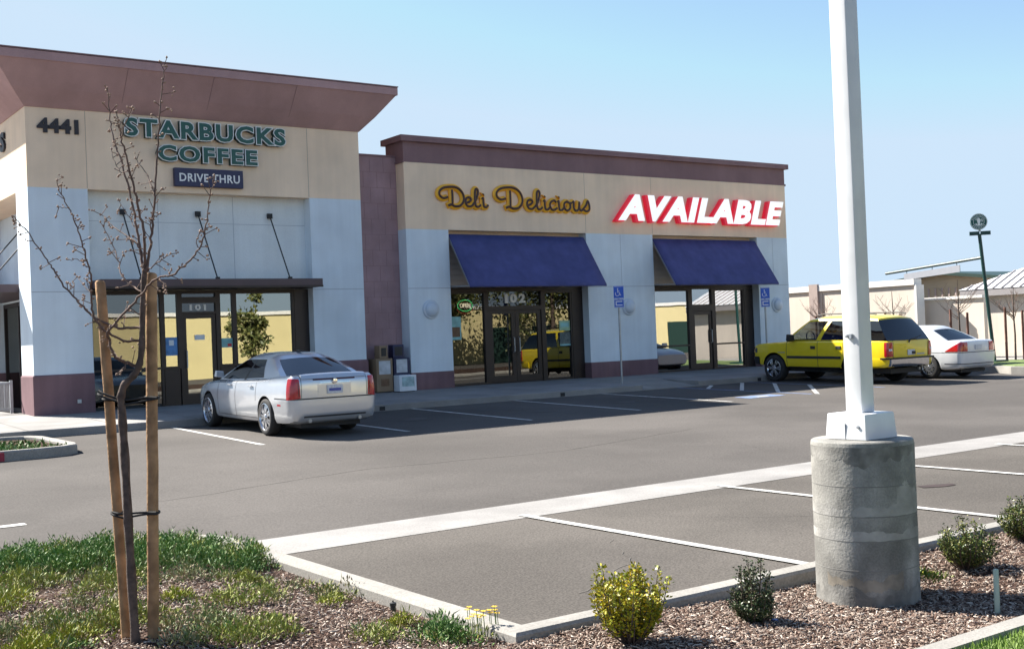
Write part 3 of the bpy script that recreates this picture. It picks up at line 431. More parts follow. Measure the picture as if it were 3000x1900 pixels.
# --- deli block (right)
db = thing('shop_block', 'right lower shop block with plain plum parapet band and two shop fronts', 'building', (15.42, YF, 0))
P1, P2, P3, P4, P5, P6 = 15.42, 16.72, 21.42, 24.0, 28.55, 29.98
for x0, x1 in ((P1, P2), (P3, P4), (P5, P6)):
    part(db, 'pier', 'stucco_pale', (x0, x1, YF, 27.05, .95, 4.68))
    part(db, 'pier_base', 'base_plum', (x0-(.02 if x0 < 16 else 0), x1+(.02 if x1 > 29 else 0), YF-.02, 27.05, .3, .949))
    joints(db, 'pier_joint', 'joint', [(x0, x1, 3.13, 3.145)]+([((x0+x1)/2, (x0+x1)/2+.012, 3.15, 4.67)] if x0 > 20 else []), YF-.003, YF+.002)
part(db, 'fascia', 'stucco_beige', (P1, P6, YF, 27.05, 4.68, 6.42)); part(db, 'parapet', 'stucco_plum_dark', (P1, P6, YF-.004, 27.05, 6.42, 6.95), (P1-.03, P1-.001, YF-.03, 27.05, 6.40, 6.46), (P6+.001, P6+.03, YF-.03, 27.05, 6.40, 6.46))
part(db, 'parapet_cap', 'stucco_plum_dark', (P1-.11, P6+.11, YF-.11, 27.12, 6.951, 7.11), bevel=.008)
joints(db, 'fascia_joint', 'joint_beige', [(P3+.0, P3+.012, 4.70, 6.41), (P4, P4+.012, 4.70, 6.41)], YF-.003, YF+.002)
part(db, 'rear_wall', 'stucco_beige', (P1, P1+.2, 27.05, 38, .3, 6.0), (P6-.2, P6, 27.05, 38, .3, 6.0), (P1+.2, P6-.2, 37.8, 38, .3, 6.0)); part(db, 'roof', 'concrete', (P1+.2, P6-.2, 27.05, 37.8, 5.7, 5.8))
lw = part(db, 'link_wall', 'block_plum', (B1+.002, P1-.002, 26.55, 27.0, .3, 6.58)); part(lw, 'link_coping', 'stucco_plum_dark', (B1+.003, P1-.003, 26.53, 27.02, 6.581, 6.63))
bars(lw, 'block_joint', 'joint_plum', [(B1+.01, P1-.01, .5+.405*i, .51+.405*i) for i in range(1, 15)]+[(B1+.01+.4*((i % 2)*.5+j)+.1, B1+.02+.4*((i % 2)*.5+j)+.1, .5+.405*i, .5+.405*(i+1)) for i in range(15) for j in range(3)], 26.547, 26.552)
for x0, x1 in ((P2, P3), (P4, P5)):
    part(db, 'recess_wall', 'stucco_beige', (x0, x1, YS, YS+.18, 4.45, 4.68)); lv = part(db, 'louvre_panel', 'siding', (x0, x1, YS+.02, YS+.18, 3.16, 4.45))
    bars(lv, 'louvre_slat', 'siding', [(x0, x1, 3.2+.155*i, 3.2+.155*i+.12) for i in range(8)], YS-.01, YS+.02)
    part(db, 'head_rail', 'bronze', (x0+.002, x1-.002, YS-.06, YS+.10, 3.045, 3.158)); part(db, 'jamb_panel', 'bronze', (x1-.40, x1, YS-.06, YS+.10, GZ, 3.04)); part(db, 'sill_rail', 'bronze', (x0, x1-.405, YS-.04, YS+.08, GZ-.02, GZ+.06))
    # navy awning: sloping cloth on a frame, open at the ends
    aw = MB(); n_ = 14; k = []
    for i in range(n_+1):
        x = x0+.03+(x1-x0-.08)*i/n_
        for t in (0, .25, .5, .75, 1): aw.v.append((x, YF+.06-.95*t, 4.57-1.41*t-.018*math.sin(math.pi*t)*(1 if i % 2 else .4)))
        aw.v.append((x, YF+.06-.955, 3.105+(.006 if i % 2 else 0)))
    for i in range(n_):
        for j in range(5): a = i*6+j; aw.f.append((a, a+6, a+7, a+1))
    a_ = aw.build('awning', 'navy_cloth', db, smooth=40)
    so_ = a_.modifiers.new('s', 'SOLIDIFY'); so_.thickness = .012; so_.offset = 0
    fr = MB(); xa, xb = x0+.04, x1-.06
    for x in (xa, (xa+xb)/2, xb): fr.tube([(x, YF+.08, 4.52), (x, YF-.86, 3.14)], .016, 6); fr.tube([(x, YS-.02, 3.19), (x, YF-.86, 3.14)], .016, 6)
    fr.tube([(xa, YF-.86, 3.14), (xb, YF-.86, 3.14)], .016, 6); fr.build('awning_frame', 'galv', a_, smooth=40)
# deli front
window(db, P2+.005, 18.02, GZ+.06, 3.04, glass='shop_glass_dark'); bars(db, 'door_frame', 'bronze', [(18.02, 18.12, GZ, 3.04), (19.92, 20.02, GZ, 3.04), (18.12, 19.92, 2.52, 2.64)], YS-.05, YS+.08)
part(db, 'transom_pane', 'transom_glass', (18.12, 19.92, YS+.01, YS+.018, 2.64, 3.04)); door(db, 18.125, 19.015, GZ+.07, 2.515, .72, 2.42, st=.13, glass='shop_glass_dark', hx=18.93); door(db, 19.025, 19.915, GZ+.07, 2.515, .72, 2.42, st=.13, glass='shop_glass_dark', hx=19.11)
[sign_text('unit_number', q, u, v, 2.72, 2.98, YS-.004, .008, 'sign_white', db, offset=.05) for q, u, v in (('1', 18.70, 18.81), ('0', 18.88, 19.12), ('2', 19.18, 19.41))]
window(db, 20.02, 21.015, GZ+.06, 3.04, glass='shop_glass_dark')
# vacant unit front
window(db, P4+.005, 25.72, GZ+.06, 3.04, glass='shop_glass_bright', rails=(1.30,)); bars(db, 'door_frame', 'bronze', [(25.72, 25.83, GZ, 3.04), (26.68, 26.79, GZ, 3.04), (25.83, 26.68, 2.36, 2.56)], YS-.05, YS+.08)
part(db, 'transom_pane', 'shop_glass_bright', (25.83, 26.68, YS+.01, YS+.018, 2.56, 3.04)); door(db, 25.835, 26.675, GZ+.07, 2.355, .72, 2.24, st=.10, glass='shop_glass_bright', hx=26.62); window(db, 26.79, 28.145, GZ+.06, 3.04, glass='shop_glass_bright', rails=(1.30,))
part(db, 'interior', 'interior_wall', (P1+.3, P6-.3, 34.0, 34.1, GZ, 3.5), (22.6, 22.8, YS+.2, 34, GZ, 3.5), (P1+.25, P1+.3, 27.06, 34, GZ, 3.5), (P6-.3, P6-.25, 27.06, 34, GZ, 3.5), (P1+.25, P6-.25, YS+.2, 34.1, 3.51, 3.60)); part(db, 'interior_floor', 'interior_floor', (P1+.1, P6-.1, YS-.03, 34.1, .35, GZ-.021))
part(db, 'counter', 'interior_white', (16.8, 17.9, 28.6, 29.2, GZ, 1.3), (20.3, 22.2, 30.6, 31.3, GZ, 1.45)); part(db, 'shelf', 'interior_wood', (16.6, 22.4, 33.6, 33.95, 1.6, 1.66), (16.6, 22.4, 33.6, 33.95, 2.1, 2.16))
mb = MB()
for (x, y) in ((17.4, 27.6), (20.5, 27.8), (21.4, 28.9)):
    mb.lathe([(.02, .0), (.26, .0), (.26, .02), (.035, .04), (.035, .70), (.40, .71), (.40, .74), (.01, .74)], 14, (x, y, GZ))
mb.build('table', 'interior_dark', db, smooth=40)
# ------------------------------------------------------------------ signs on the shop front
def letters(name, label, lines, cat='sign'):
    return None
t = thing('letter_sign', 'green pale-edged capital letters in two lines on the beige band', 'sign', (8.2, YF, 5.5))
for body, u0, u1, z0, z1 in (('STARBUCKS', 8.20, 12.10, 6.57, 7.02), ('COFFEE', 8.93, 11.36, 6.06, 6.46)):
    _, ref = sign_text('letter_return', body, u0, u1, z0, z1, YF-.13, .13, 'sign_green_dark', t, offset=.07, space=1.16)
    sign_text('letter_edge', body, u0, u1, z0, z1, YF-.136, .005, 'sign_white', t, offset=.07, space=1.16, ref=ref)
    sign_text('letter_face', body, u0, u1, z0, z1, YF-.146, .012, 'sign_green', t, offset=.032, space=1.16, ref=ref)
t = thing('number_sign', 'dark street number on the beige band near its left corner', 'sign', (6.4, YF, 6.5))
sign_text('numeral', '4441', 6.38, 7.25, 6.56, 6.88, YF-.04, .04, 'sign_black', t, offset=.05, space=1.05)
t = thing('panel_sign', 'dark navy panel with white capitals under the green letters', 'sign', (9.3, YF, 5.5))
part(t, 'panel', 'sign_navy', (9.32, 10.97, YF-.12, YF-.002, 5.52, 5.94), bevel=.012); sign_text('lettering', 'DRIVE THRU', 9.43, 10.88, 5.63, 5.82, YF-.126, .008, 'sign_white', t, offset=.02, space=1.1)
t = thing('available_sign', 'white slanted capital letters with red sides at the right end of the beige band', 'sign', (22.8, YF, 5))
_, ref = sign_text('letter_return', 'AVAILABLE', 22.42, 29.66, 5.03, 5.85, YF-.15, .148, 'red_added_glow', t, offset=.068, shear=.27, space=1.12)
sign_text('letter_face', 'AVAILABLE', 22.50, 29.74, 5.05, 5.87, YF-.165, .012, 'white_added_glow', t, offset=.052, shear=.27, space=1.12, ref=ref)  # faces and red returns brightened by emission in their colour, no lamp inside
# script sign: ribbons along hand-drawn strokes, gold backing with a brown stroke in front
t = thing('script_sign', 'gold and brown script lettering above the door of unit 102', 'sign', (16.3, YF, 5.2))
Dd = [[(.36, 1.02), (.37, .6), (.36, .1)], [(.14, .02), (.3, .10), (.5, .0), (.78, .08), (.95, .42), (.88, .85), (.62, 1.14), (.25, 1.18), (-.1, 1.08), (-.28, .86), (-.26, .62), (-.08, .48), (.14, .55)]]
ee = [[(.0, .22), (.2, .30), (.32, .45), (.24, .58), (.08, .52), (.03, .28), (.12, .06), (.3, .04), (.44, .18)]]
ll = [[(.0, .18), (.16, .5), (.26, .95), (.2, 1.14), (.11, 1.0), (.09, .4), (.14, .06), (.28, .04), (.38, .16)]]
ii = [[(.02, .5), (.08, .58), (.09, .3), (.12, .06), (.24, .04), (.34, .16)], [(.09, .80), (.11, .84)]]
cc = [[(.36, .5), (.25, .60), (.08, .48), (.03, .28), (.12, .05), (.28, .04), (.42, .16)]]
oo = [[(.22, .58), (.06, .46), (.05, .18), (.2, .02), (.36, .16), (.36, .44), (.22, .58), (.3, .5), (.46, .5)]]
uu = [[(.02, .5), (.08, .58), (.08, .22), (.18, .03), (.34, .14), (.40, .58), (.40, .2), (.48, .04), (.58, .14)]]
ss = [[(.0, .16), (.16, .4), (.26, .66), (.34, .42), (.34, .14), (.2, .02), (.02, .1)]]
words = [(Dd, 16.60, .62), (ee, 17.22, .62), (ll, 17.49, .62), (ii, 17.76, .62), (Dd, 18.46, .70), (ee, 19.26, .66), (ll, 19.56, .66), (ii, 19.84, .66), (cc, 20.06, .66), (ii, 20.34, .66), (oo, 20.56, .66), (uu, 20.88, .66), (ss, 21.28, .66)]
gb, br = MB(), MB()
for gl, x0, sc_ in words:
    for st in gl:
        P = catmull(st, 6) if len(st) > 2 else [np.array(p) for p in st]
        pts = [(x0+p[0]*sc_+.0, p[1]*sc_*.70) for p in P]
        z0 = 5.30+(x0-16.6)*-.002
        for mbx, wd, yy in ((gb, .086, .03), (br, .033, .105)):
            k0 = len(mbx.v); tmp = MB(); tmp.tube([(p[0], 0, z0+p[1]) for p in pts], wd, 8)
            mbx.add([(v[0], YF-yy+v[1]*(.8 if wd > .06 else .5), v[2]) for v in tmp.v], tmp.f)
gb.build('backing_stroke', 'sign_gold', t, smooth=50); br.build('face_stroke', 'sign_brown', t, smooth=50)
t = thing('letter_sign', 'dark plum letter on the sunlit side band at the left edge', 'sign', (6.15, 28.1, 6.4)); o, _ = sign_text('letter', 'S', 0, .42, 6.42, 6.86, -.05, .05, 'sign_black', t, offset=.05)
a_ = np.empty(len(o.data.vertices)*3, np.float32); o.data.vertices.foreach_get('co', a_); a_ = a_.reshape(-1, 3)+np.array([6.15, 28.1, 6.4], np.float32); a_ = np.stack([6.15+a_[:, 1], 28.36-a_[:, 0], a_[:, 2]], 1)-np.array([6.15, 28.1, 6.4], np.float32); o.data.vertices.foreach_set('co', a_.astype(np.float32).ravel()); o.data.update()
# round wall lamps
for x, z, lab in ((16.08, 2.58, 'round pale wall lamp on the pier left of unit 102'), (22.93, 2.53, 'round pale wall lamp on the pier between the two awnings'), (29.36, 2.49, 'round pale wall lamp on the rightmost pier')):
    t = thing('wall_lamp', lab, 'wall lamp', (x, YF, z), group='round lamps on the shop piers')
    mb = MB(); mb.lathe([(.25, -.001), (.25, -.03), (.235, -.05), (.20, -.055)], 28, (x, YF, z), 'y'); mb.build('mounting_ring', 'lampshade', t, smooth=30)
    mb = MB(); mb.lathe([(.20, -.05), (.19, -.09), (.15, -.125), (.08, -.145), (.005, -.15)], 28, (x, YF, z), 'y'); mb.build('lamp_cover', 'lampshade', t, smooth=60)
# OPEN sign, posters
t = thing('open_sign', 'small oval lit OPEN sign behind the left deli window', 'neon sign', (17.4, YS, 2.67))
mb = MB(); mb.tube([(17.42+.24*math.cos(a), YS+.06, 2.68+.15*math.sin(a)) for a in [i*math.pi/16 for i in range(33)]], .012, 6); mb.build('oval_tube', 'neon_green', t, smooth=50)
mb = MB(); mb.tube([(17.42+.28*math.cos(a), YS+.065, 2.66+.20*math.sin(a)) for a in [math.pi*(1.1+i*.8/12) for i in range(13)]], .012, 6); mb.build('outer_tube', 'neon_red', t, smooth=50)
sign_text('lettering', 'OPEN', 17.25, 17.59, 2.62, 2.74, YS+.05, .015, 'neon_white', t, offset=.02)
def poster(lab, x0, x1, z0, z1, m, inner=None, y=None):
    y = YS-.006 if y is None else y
    o = MB().box(x0, x1, y, y+.004, z0, z1).build('poster', m)
    tag(o, lab, 'poster', 'posters on the shop windows')
    if inner:
        for a, b, c, d, mm in inner: part(o, 'printed_patch', mm, (x0+a*(x1-x0), x0+b*(x1-x0), y-.003, y-.0005, z0+c*(z1-z0), z0+d*(z1-z0)))
poster('tall teal poster at the left edge of the deli window under the OPEN sign', 16.83, 17.22, 1.76, 2.38, 'poster_teal', [(.1, .9, .12, .55, 'interior_wood')])
poster('pale green upper poster at the right edge of the deli window', 20.58, 20.97, 1.90, 2.19, 'poster_green', [(.1, .9, .35, .8, 'poster_teal')])
poster('dark lower poster at the right edge of the deli window', 20.58, 20.97, 1.47, 1.86, 'poster_dark', [(0, 1, 0, .12, 'poster_teal')])
poster('blue poster on the narrow pane left of the left shop door', 9.12, 9.40, 1.66, 2.08, 'poster_blue', [(.3, .7, .55, .85, 'paper_white')])
poster('small teal sign on the narrow pane right of the left shop door', 10.46, 10.74, 1.80, 2.02, 'poster_teal', [(.55, .9, .1, .4, 'sign_red')])
poster('small white notice on the glass of the left shop door', 9.82, 10.06, 2.0, 2.12, 'paper_white')
# newspaper boxes
def news(name, lab, x0, x1, yf, yb, z0, z1, body, win, head=None, panels=()):
    t = thing(name, lab, 'newspaper box', ((x0+x1)/2, (yf+yb)/2, z0), group='newspaper boxes by the recessed wall')
    part(t, 'cabinet', body, (x0, x1, yf, yb, z0+.02, z1), bevel=.012); part(t, 'plinth', 'black_metal', (x0+.04, x1-.04, yf+.04, yb-.04, z0-.04, z0+.02))
    if win:
        a, b, m = win; part(t, 'display_window', m, (x0+.07, x1-.07, yf-.008, yf-.001, z0+a, z0+b)); part(t, 'window_rim', body, (x0+.04, x0+.068, yf-.012, yf-.001, z0+a-.03, z0+b+.03), (x1-.068, x1-.04, yf-.012, yf-.001, z0+a-.03, z0+b+.03), (x0+.07, x1-.07, yf-.012, yf-.001, z0+b+.002, z0+b+.03))
    for a, b, c, d, m in panels: part(t, 'front_panel', m, (x0+a, x0+b, yf-.007, yf-.0015, z0+c, z0+d))
    if head:
        a, b, zz, m = head; part(t, 'coin_head', m, (x0+a, x0+b, yf+.05, yb-.1, z1+.002, z1+zz), bevel=.015); part(t, 'coin_plate', 'black_metal', (x0+a+.05, x0+b-.05, yf+.042, yf+.049, z1+.06, z1+zz-.06))
PZ = pavement_z(26.2)
news('newspaper_box', 'tan newspaper box with a coin head, leftmost beside the parked silver car', 14.32, 14.79, 26.0, 26.42, PZ, 1.36, 'paper_tan', (.46, .80, 'print_grey'), (.13, .37, .33, 'paper_tan'), [(.12, .35, .16, .34, 'interior_wood')])
news('newspaper_box', 'dark navy newspaper box with a coin head behind the white box', 14.86, 15.32, 26.06, 26.46, PZ, 1.36, 'paper_navy', (.48, .82, 'print_grey'), (.02, .34, .34, 'paper_navy'))
news('newspaper_box', 'low white newspaper box with a bright cover in front of the navy box', 14.82, 15.32, 25.74, 26.04, PZ-.01, .92, 'paper_white', (.14, .38, 'print'), None, [(.13, .30, .28, .34, 'print_yellow')])
# disabled parking sign posts
def wheel_symbol(mb, x, y, z, s):
    mb.tube([(x-.02*s, y, z+.34*s), (x-.02*s, y, z+.05*s), (x+.16*s, y, z+.05*s), (x+.22*s, y, z-.22*s), (x+.30*s, y, z-.20*s)], .035*s, 6); mb.tube([(x-.02*s, y, z+.20*s), (x+.14*s, y, z+.20*s)], .03*s, 6)
    mb.tube([(x-.06*s+.20*s*math.cos(a), y, z-.08*s+.20*s*math.sin(a)) for a in [math.pi*(.75+i*.1) for i in range(13)]], .028*s, 6); mb.lathe([(.005, -.002), (.06*s, -.001), (.06*s, .001), (.005, .002)], 10, (x-.02*s, y, z+.42*s), 'y')
def parking_sign(lab, x, y, zb, top, rz):
    t = thing('parking_sign', lab, 'sign', (x, y, zb), rz, group='blue parking signs on posts')
    mb = MB(); mb.tube([(0, 0, -.05), (0, 0, top-zb+.0)], .028, 10); mb.build('post', 'galv', t, smooth=40, world=False)
    h = top-zb
    for k, (z0, z1, wd) in enumerate(((h-.34, h, .135), (h-.58, h-.355, .125))):
        p = MB().box(-wd, wd, -.05, -.036, z0, z1).build('sign_plate', 'sign_blue', t, world=False)
        mb = MB()
        if k == 0: wheel_symbol(mb, -.02, -.052, h-.19, .27)
        else:
            mb.box(-.09, .09, -.0535, -.0505, z0+.15, z0+.175); mb.box(-.09, -.065, -.0535, -.0505, z0+.08, z0+.149); mb.box(-.09, .09, -.0535, -.0505, z0+.055, z0+.079)
        for a in ((-wd+.01, wd-.01, z0+.01, z0+.018), (-wd+.01, wd-.01, z1-.018, z1-.01)): mb.box(a[0], a[1], -.0525, -.0502, a[2], a[3])
        mb.build('symbol', 'sign_white', p, world=False)
parking_sign('blue parking sign on a slim post in front of the pier between the awnings', 20.62, 23.9, .42, 3.03, R(-32))
parking_sign('blue parking sign on a slim post behind the bonnet of the yellow vehicle', 26.5, 24.05, .43, 2.95, R(-32))
# patio railing at the left
t = thing('patio_railing', 'low dark railing on the pavement at the left edge beside the shop pier', 'railing', (6.0, 27.4, .53))
mb = MB(); mb.box(5.0, 6.02, 27.6, 27.64, 1.18, 1.22); mb.box(5.0, 6.02, 27.6, 27.64, .62, .65); mb.box(5.98, 6.02, 27.64, 31, 1.18, 1.22); mb.build('rail', 'galv', t)
mb = MB()
for i in range(9): mb.box(5.02+.12*i, 5.035+.12*i, 27.61, 27.63, .65, 1.18)
for i in range(24): mb.box(5.99, 6.01, 27.75+.14*i, 27.765+.14*i, .55, 1.18)
mb.build('baluster', 'galv', t); part(t, 'post', 'galv', (5.97, 6.03, 27.58, 27.64, .52, 1.26), (5.0, 5.06, 27.58, 27.64, .52, 1.26))

# ------------------------------------------------------------------ vehicles (local: x forward, y left, z up, rear axle over the origin)
def pchip(xs, ys, x):
    return np.interp(x, xs, ys)
def smooth_interp(xs, ys, q):
    xs = np.array(xs, float); ys = np.array(ys, float); h = np.diff(xs); d = np.diff(ys)/h; m_ = np.zeros(len(xs)); m_[0], m_[-1] = d[0], d[-1]
    for i in range(1, len(xs)-1): m_[i] = 0 if d[i-1]*d[i] <= 0 else 2*d[i-1]*d[i]/(d[i-1]+d[i])
    i = np.clip(np.searchsorted(xs, q)-1, 0, len(xs)-2); t = (q-xs[i])/h[i]
    return (1+2*t)*(1-t)**2*ys[i]+t*(1-t)**2*h[i]*m_[i]+t*t*(3-2*t)*ys[i+1]+t*t*(t-1)*h[i]*m_[i+1]
def boolop(me, cutter, op):
    a = bpy.data.objects.new('a', me); b = bpy.data.objects.new('b', cutter); col.objects.link(a); col.objects.link(b)
    md = a.modifiers.new('b', 'BOOLEAN'); md.object = b; md.operation = op; md.solver = 'EXACT'
    try: md.material_mode = 'TRANSFER'
    except Exception: pass
    bpy.context.view_layer.update(); r = evalmesh(a); bpy.data.objects.remove(a); bpy.data.objects.remove(b); return r
def boxmesh(mb, material=None):
    me = bpy.data.meshes.new('c'); me.from_pydata(mb.v, [], mb.f); bm = bmesh.new(); bm.from_mesh(me); bmesh.ops.recalc_face_normals(bm, faces=bm.faces); bm.to_mesh(me); bm.free()
    if material: me.materials.append(MATS[material])
    return me
class Car:
    def __init__(s, label, cat, group, loc, rz, name='parked_car'):
        s.t = thing(name, label, cat, loc, rz, group=group)
    def hull(s, st, paint, prof=None, n=84):
        st = np.array(st, float); xs = st[:, 0]; s.paint = paint
        q = np.unique(np.concatenate([np.linspace(xs[0], xs[-1], n), xs])); zb, zt, wd = [smooth_interp(xs, st[:, i], q) for i in (1, 2, 3)]
        prof = prof or [(0, 0), (.80, 0), (.93, .035), (.965, .12), (.985, .30), (1., .50), (1., .64), (.985, .80), (.955, .94), (.90, 1.), (.60, 1.018), (.3, 1.026), (0, 1.03)]
        s.prof = prof; full = [(a, b) for a, b in prof]+[(-a, b) for a, b in prof[-2:0:-1]]; k = len(full); V, F = [], []
        for i in range(len(q)):
            for a, b in full: V.append((q[i], a*wd[i], zb[i]+(zt[i]-zb[i])*b))
        for i in range(len(q)-1):
            for j in range(k): F.append((i*k+j, i*k+(j+1) % k, (i+1)*k+(j+1) % k, (i+1)*k+j))
        F += [tuple(range(k)), tuple(range((len(q)-1)*k, len(q)*k))]
        mb = MB(); mb.add(V, F); s.base = boxmesh(mb, paint); return s
    def inflated(s, e):
        me = s.base.copy(); bm = bmesh.new(); bm.from_mesh(me); bm.normal_update()
        for v in bm.verts: v.co += v.normal*e
        bm.to_mesh(me); bm.free(); return me
    def conform(s, name, material, mb, e, parent=None, smooth=35):
        src = s.inflated(e); src.materials.clear(); src.materials.append(MATS[material])
        me = boolop(src, boxmesh(mb, material), 'INTERSECT'); me.materials.clear(); me.name = name
        if smooth and len(me.polygons): me.polygons.foreach_set('use_smooth', [True]*len(me.polygons)); me.set_sharp_from_angle(angle=R(smooth))
        return link(name, me, material, parent or s.t)
    def body(s, wheels, rad, smooth=32):
        me = s.base.copy(); cut = MB()
        for x, z in wheels:
            for sg in (1, -1): cut.lathe([(rad, sg*.42), (rad, sg*1.4)], 40, (x, 0, z), 'y')
        me = boolop(me, boxmesh(cut, 'car_dark'), 'DIFFERENCE'); me.name = 'body'
        me.polygons.foreach_set('use_smooth', [True]*len(me.polygons)); me.set_sharp_from_angle(angle=R(smooth))
        s.bo = link('body', me, None, s.t); return s.bo
    def wheel(s, x, y, rw, wd, side, spokes, rimm, rim_r):
        # side +1 = left of the car
        o = thing('wheel', None, None); o.parent = s.t; o.location = (x, y, rw)
        o2 = MB(); o2.lathe([(rim_r-.005, -.42*wd), (rim_r+.01, -.5*wd), (rw-.035, -.5*wd), (rw-.012, -.42*wd), (rw, -.25*wd), (rw, .25*wd), (rw-.012, .42*wd), (rw-.035, .5*wd), (rim_r+.01, .5*wd), (rim_r-.005, .42*wd)], 40, (0, 0, 0), 'y', cap=False)
        ty = o2.build('tyre', 'rubber', o, smooth=40, world=False)
        r = MB(); y0 = side*wd*.5
        r.lathe([(rim_r, y0), (rim_r-.018, y0+side*.004), (rim_r-.03, y0-side*.02), (rim_r-.035, y0-side*.12)], 40, (0, 0, 0), 'y', cap=False)
        for i in range(spokes):
            a = 2*math.pi*i/spokes; ca, sa = math.cos(a), math.sin(a)
            for off in (-.028, .028):
                P = []
                for rr, hw, yy in ((.05, .020, y0-side*.012), (rim_r*.6, .020, y0-side*.004), (rim_r-.02, .028, y0-side*.02)):
                    o_ = off*(rr/rim_r)*1.5
                    for dw, dy in ((-hw, 0), (hw, 0), (hw, -side*.03), (-hw, -side*.03)): P.append((rr*ca-(o_+dw)*sa, yy+dy, rr*sa+(o_+dw)*ca))
                r.add(P, [(0, 1, 5, 4), (1, 2, 6, 5), (2, 3, 7, 6), (3, 0, 4, 7), (4, 5, 9, 8), (5, 6, 10, 9), (6, 7, 11, 10), (7, 4, 8, 11), (0, 3, 2, 1), (8, 9, 10, 11)])
        r.lathe([(.005, y0+side*.006), (.05, y0+side*.002), (.065, y0-side*.02), (.065, y0-side*.05)], 16, (0, 0, 0), 'y')
        r.build('rim', rimm, o, smooth=35, world=False)
        d = MB(); d.lathe([(.01, y0-side*.10), (rim_r-.03, y0-side*.10), (rim_r-.03, y0-side*.16), (.01, y0-side*.16)], 28, (0, 0, 0), 'y'); d.build('brake_disc', 'car_dark', o, world=False)
    def cabin(s, xa, xd, xra, xrd, wb, wr, zb, zr, sides, glass='car_glass', frame=.05, vtop=.90, bulge=.02, wsb=.10, rsb=.05, rear_glass=None, rm=(.06, .94), rz_=(.10, .92)):
        # zb(x) belt height, zr roof height; sides: list of (u0,u1,kind,material)
        def Sd(u, v, sg):
            xb = xa+(xd-xa)*u; b = np.array([xb, wb, zb(xb)]); ur = u; xr = xra+(xrd-xra)*ur
            drop = .035*abs(2*u-1)**4; r = np.array([xr, wr, zr-.05-drop]); p = b*(1-v)+r*v; k = math.sin(math.pi*v)*bulge; p[1] += k; p[2] += k*.2
            # round the shoulder into the roof
            p[1] *= sg; return p
        def Fr(a, v, rear):
            u = 1. if rear else 0.; l = Sd(u, v, 1); r = Sd(u, v, -1); p = l*(1-a)+r*a; k = 1-(2*a-1)**2; p[0] += (-rsb if rear else wsb)*k; p[2] += .045*v*k; return p
        body = MB(); gl = {}
        def patch(fn, u0, u1, v0, v1, dst, nu=5, nv=4, inset=0.):
            k0 = len(dst.v)
            for i in range(nu+1):
                for j in range(nv+1): dst.v.append(tuple(fn(u0+(u1-u0)*i/nu, v0+(v1-v0)*j/nv)))
            for i in range(nu):
                for j in range(nv): a = k0+i*(nv+1)+j; dst.f.append((a, a+nv+1, a+nv+2, a+1))
        panes = []
        for sg in (1, -1):
            fn = lambda u, v, sg=sg: Sd(u, v, sg)
            for u0, u1, kind, gm in sides:
                if kind == 'body': patch(fn, u0, u1, 0, 1, body)
                elif kind == 'dark': d = MB(); patch(fn, u0, u1, 0, vtop, d); panes.append(('pillar_cover', d, gm or 'black_plastic')); patch(fn, u0, u1, vtop, 1, body, 5, 2)
                else:
                    d = MB(); patch(fn, u0, u1, frame, vtop, d); panes.append(('side_window', d, gm or glass)); patch(fn, u0, u1, 0, frame, body, 5, 1); patch(fn, u0, u1, vtop, 1, body, 5, 2)
        for rear in (False, True):
            fn = lambda a, v, rear=rear: Fr(a, v, rear); a0, a1 = (rm if rear else (.04, .96)); v0, v1 = (rz_ if rear else (.03, .94))
            d = MB(); patch(fn, a0, a1, v0, v1, d, 14, 6); panes.append(('rear_window' if rear else 'windscreen', d, (rear_glass or glass) if rear else glass))
            patch(fn, 0, a0, 0, 1, body, 1, 6); patch(fn, a1, 1, 0, 1, body, 1, 6); patch(fn, a0, a1, 0, v0, body, 14, 1); patch(fn, a0, a1, v1, 1, body, 14, 1)
        # roof
        def Rf(u, a):
            l = Sd(u, 1, 1); r = Sd(u, 1, -1); p = l*(1-a)+r*a; k = 1-(2*a-1)**2; ends = (u, 1-u); p[2] += .045*k+.05*min(1, (1-abs(2*a-1))*3)*(1-abs(2*u-1)**6)*.9
            if u < 1e-6: p[0] += wsb*k
            if u > 1-1e-6: p[0] -= rsb*k
            else: p[0] += (wsb*(1-u)**3-rsb*u**3)*k*(1 if 0 < u else 0)
            return p
        patch(Rf, 0, 1, 0, 1, body, 16, 14)
        sh = body.build('roof_shell', s.paint, s.t, smooth=32, world=False)
        for nm, d, gm in panes: d.build(nm, gm, s.t, smooth=40, world=False)
        s.Sd = Sd; s.Fr = Fr; s.Rf = Rf; s.sh = sh; return sh
    def seats(s, rows, zs, ys):
        for x in rows:
            for y in ys:
                mb = MB(); mb.hexa([(x-.05, y-.22, zs), (x+.10, y-.22, zs), (x+.10, y+.22, zs), (x-.05, y+.22, zs)], [(x-.16, y-.19, zs+.22), (x-.04, y-.19, zs+.22), (x-.04, y+.19, zs+.22), (x-.16, y+.19, zs+.22)])
                mb.hexa([(x-.17, y-.11, zs+.235), (x-.07, y-.11, zs+.235), (x-.07, y+.11, zs+.235), (x-.17, y+.11, zs+.235)], [(x-.19, y-.10, zs+.36), (x-.11, y-.10, zs+.36), (x-.11, y+.10, zs+.36), (x-.19, y+.10, zs+.36)])
                mb.build('seat', 'seat_cloth', s.t, world=False, bevel=.02)
def bx(*a):
    m_ = MB(); m_.box(*a); return m_
def part_local(parent, name, material, *boxes, bevel=0, smooth=None):
    mb = MB()
    for b in boxes: mb.box(*b)
    return mb.build(name, material, parent, world=False, bevel=bevel, smooth=smooth)
def slot(parent_car, name, boxes, e=.0018, material='seam'):
    mb = MB()
    for b in boxes: mb.box(*b)
    return parent_car.conform(name, material, mb, e)
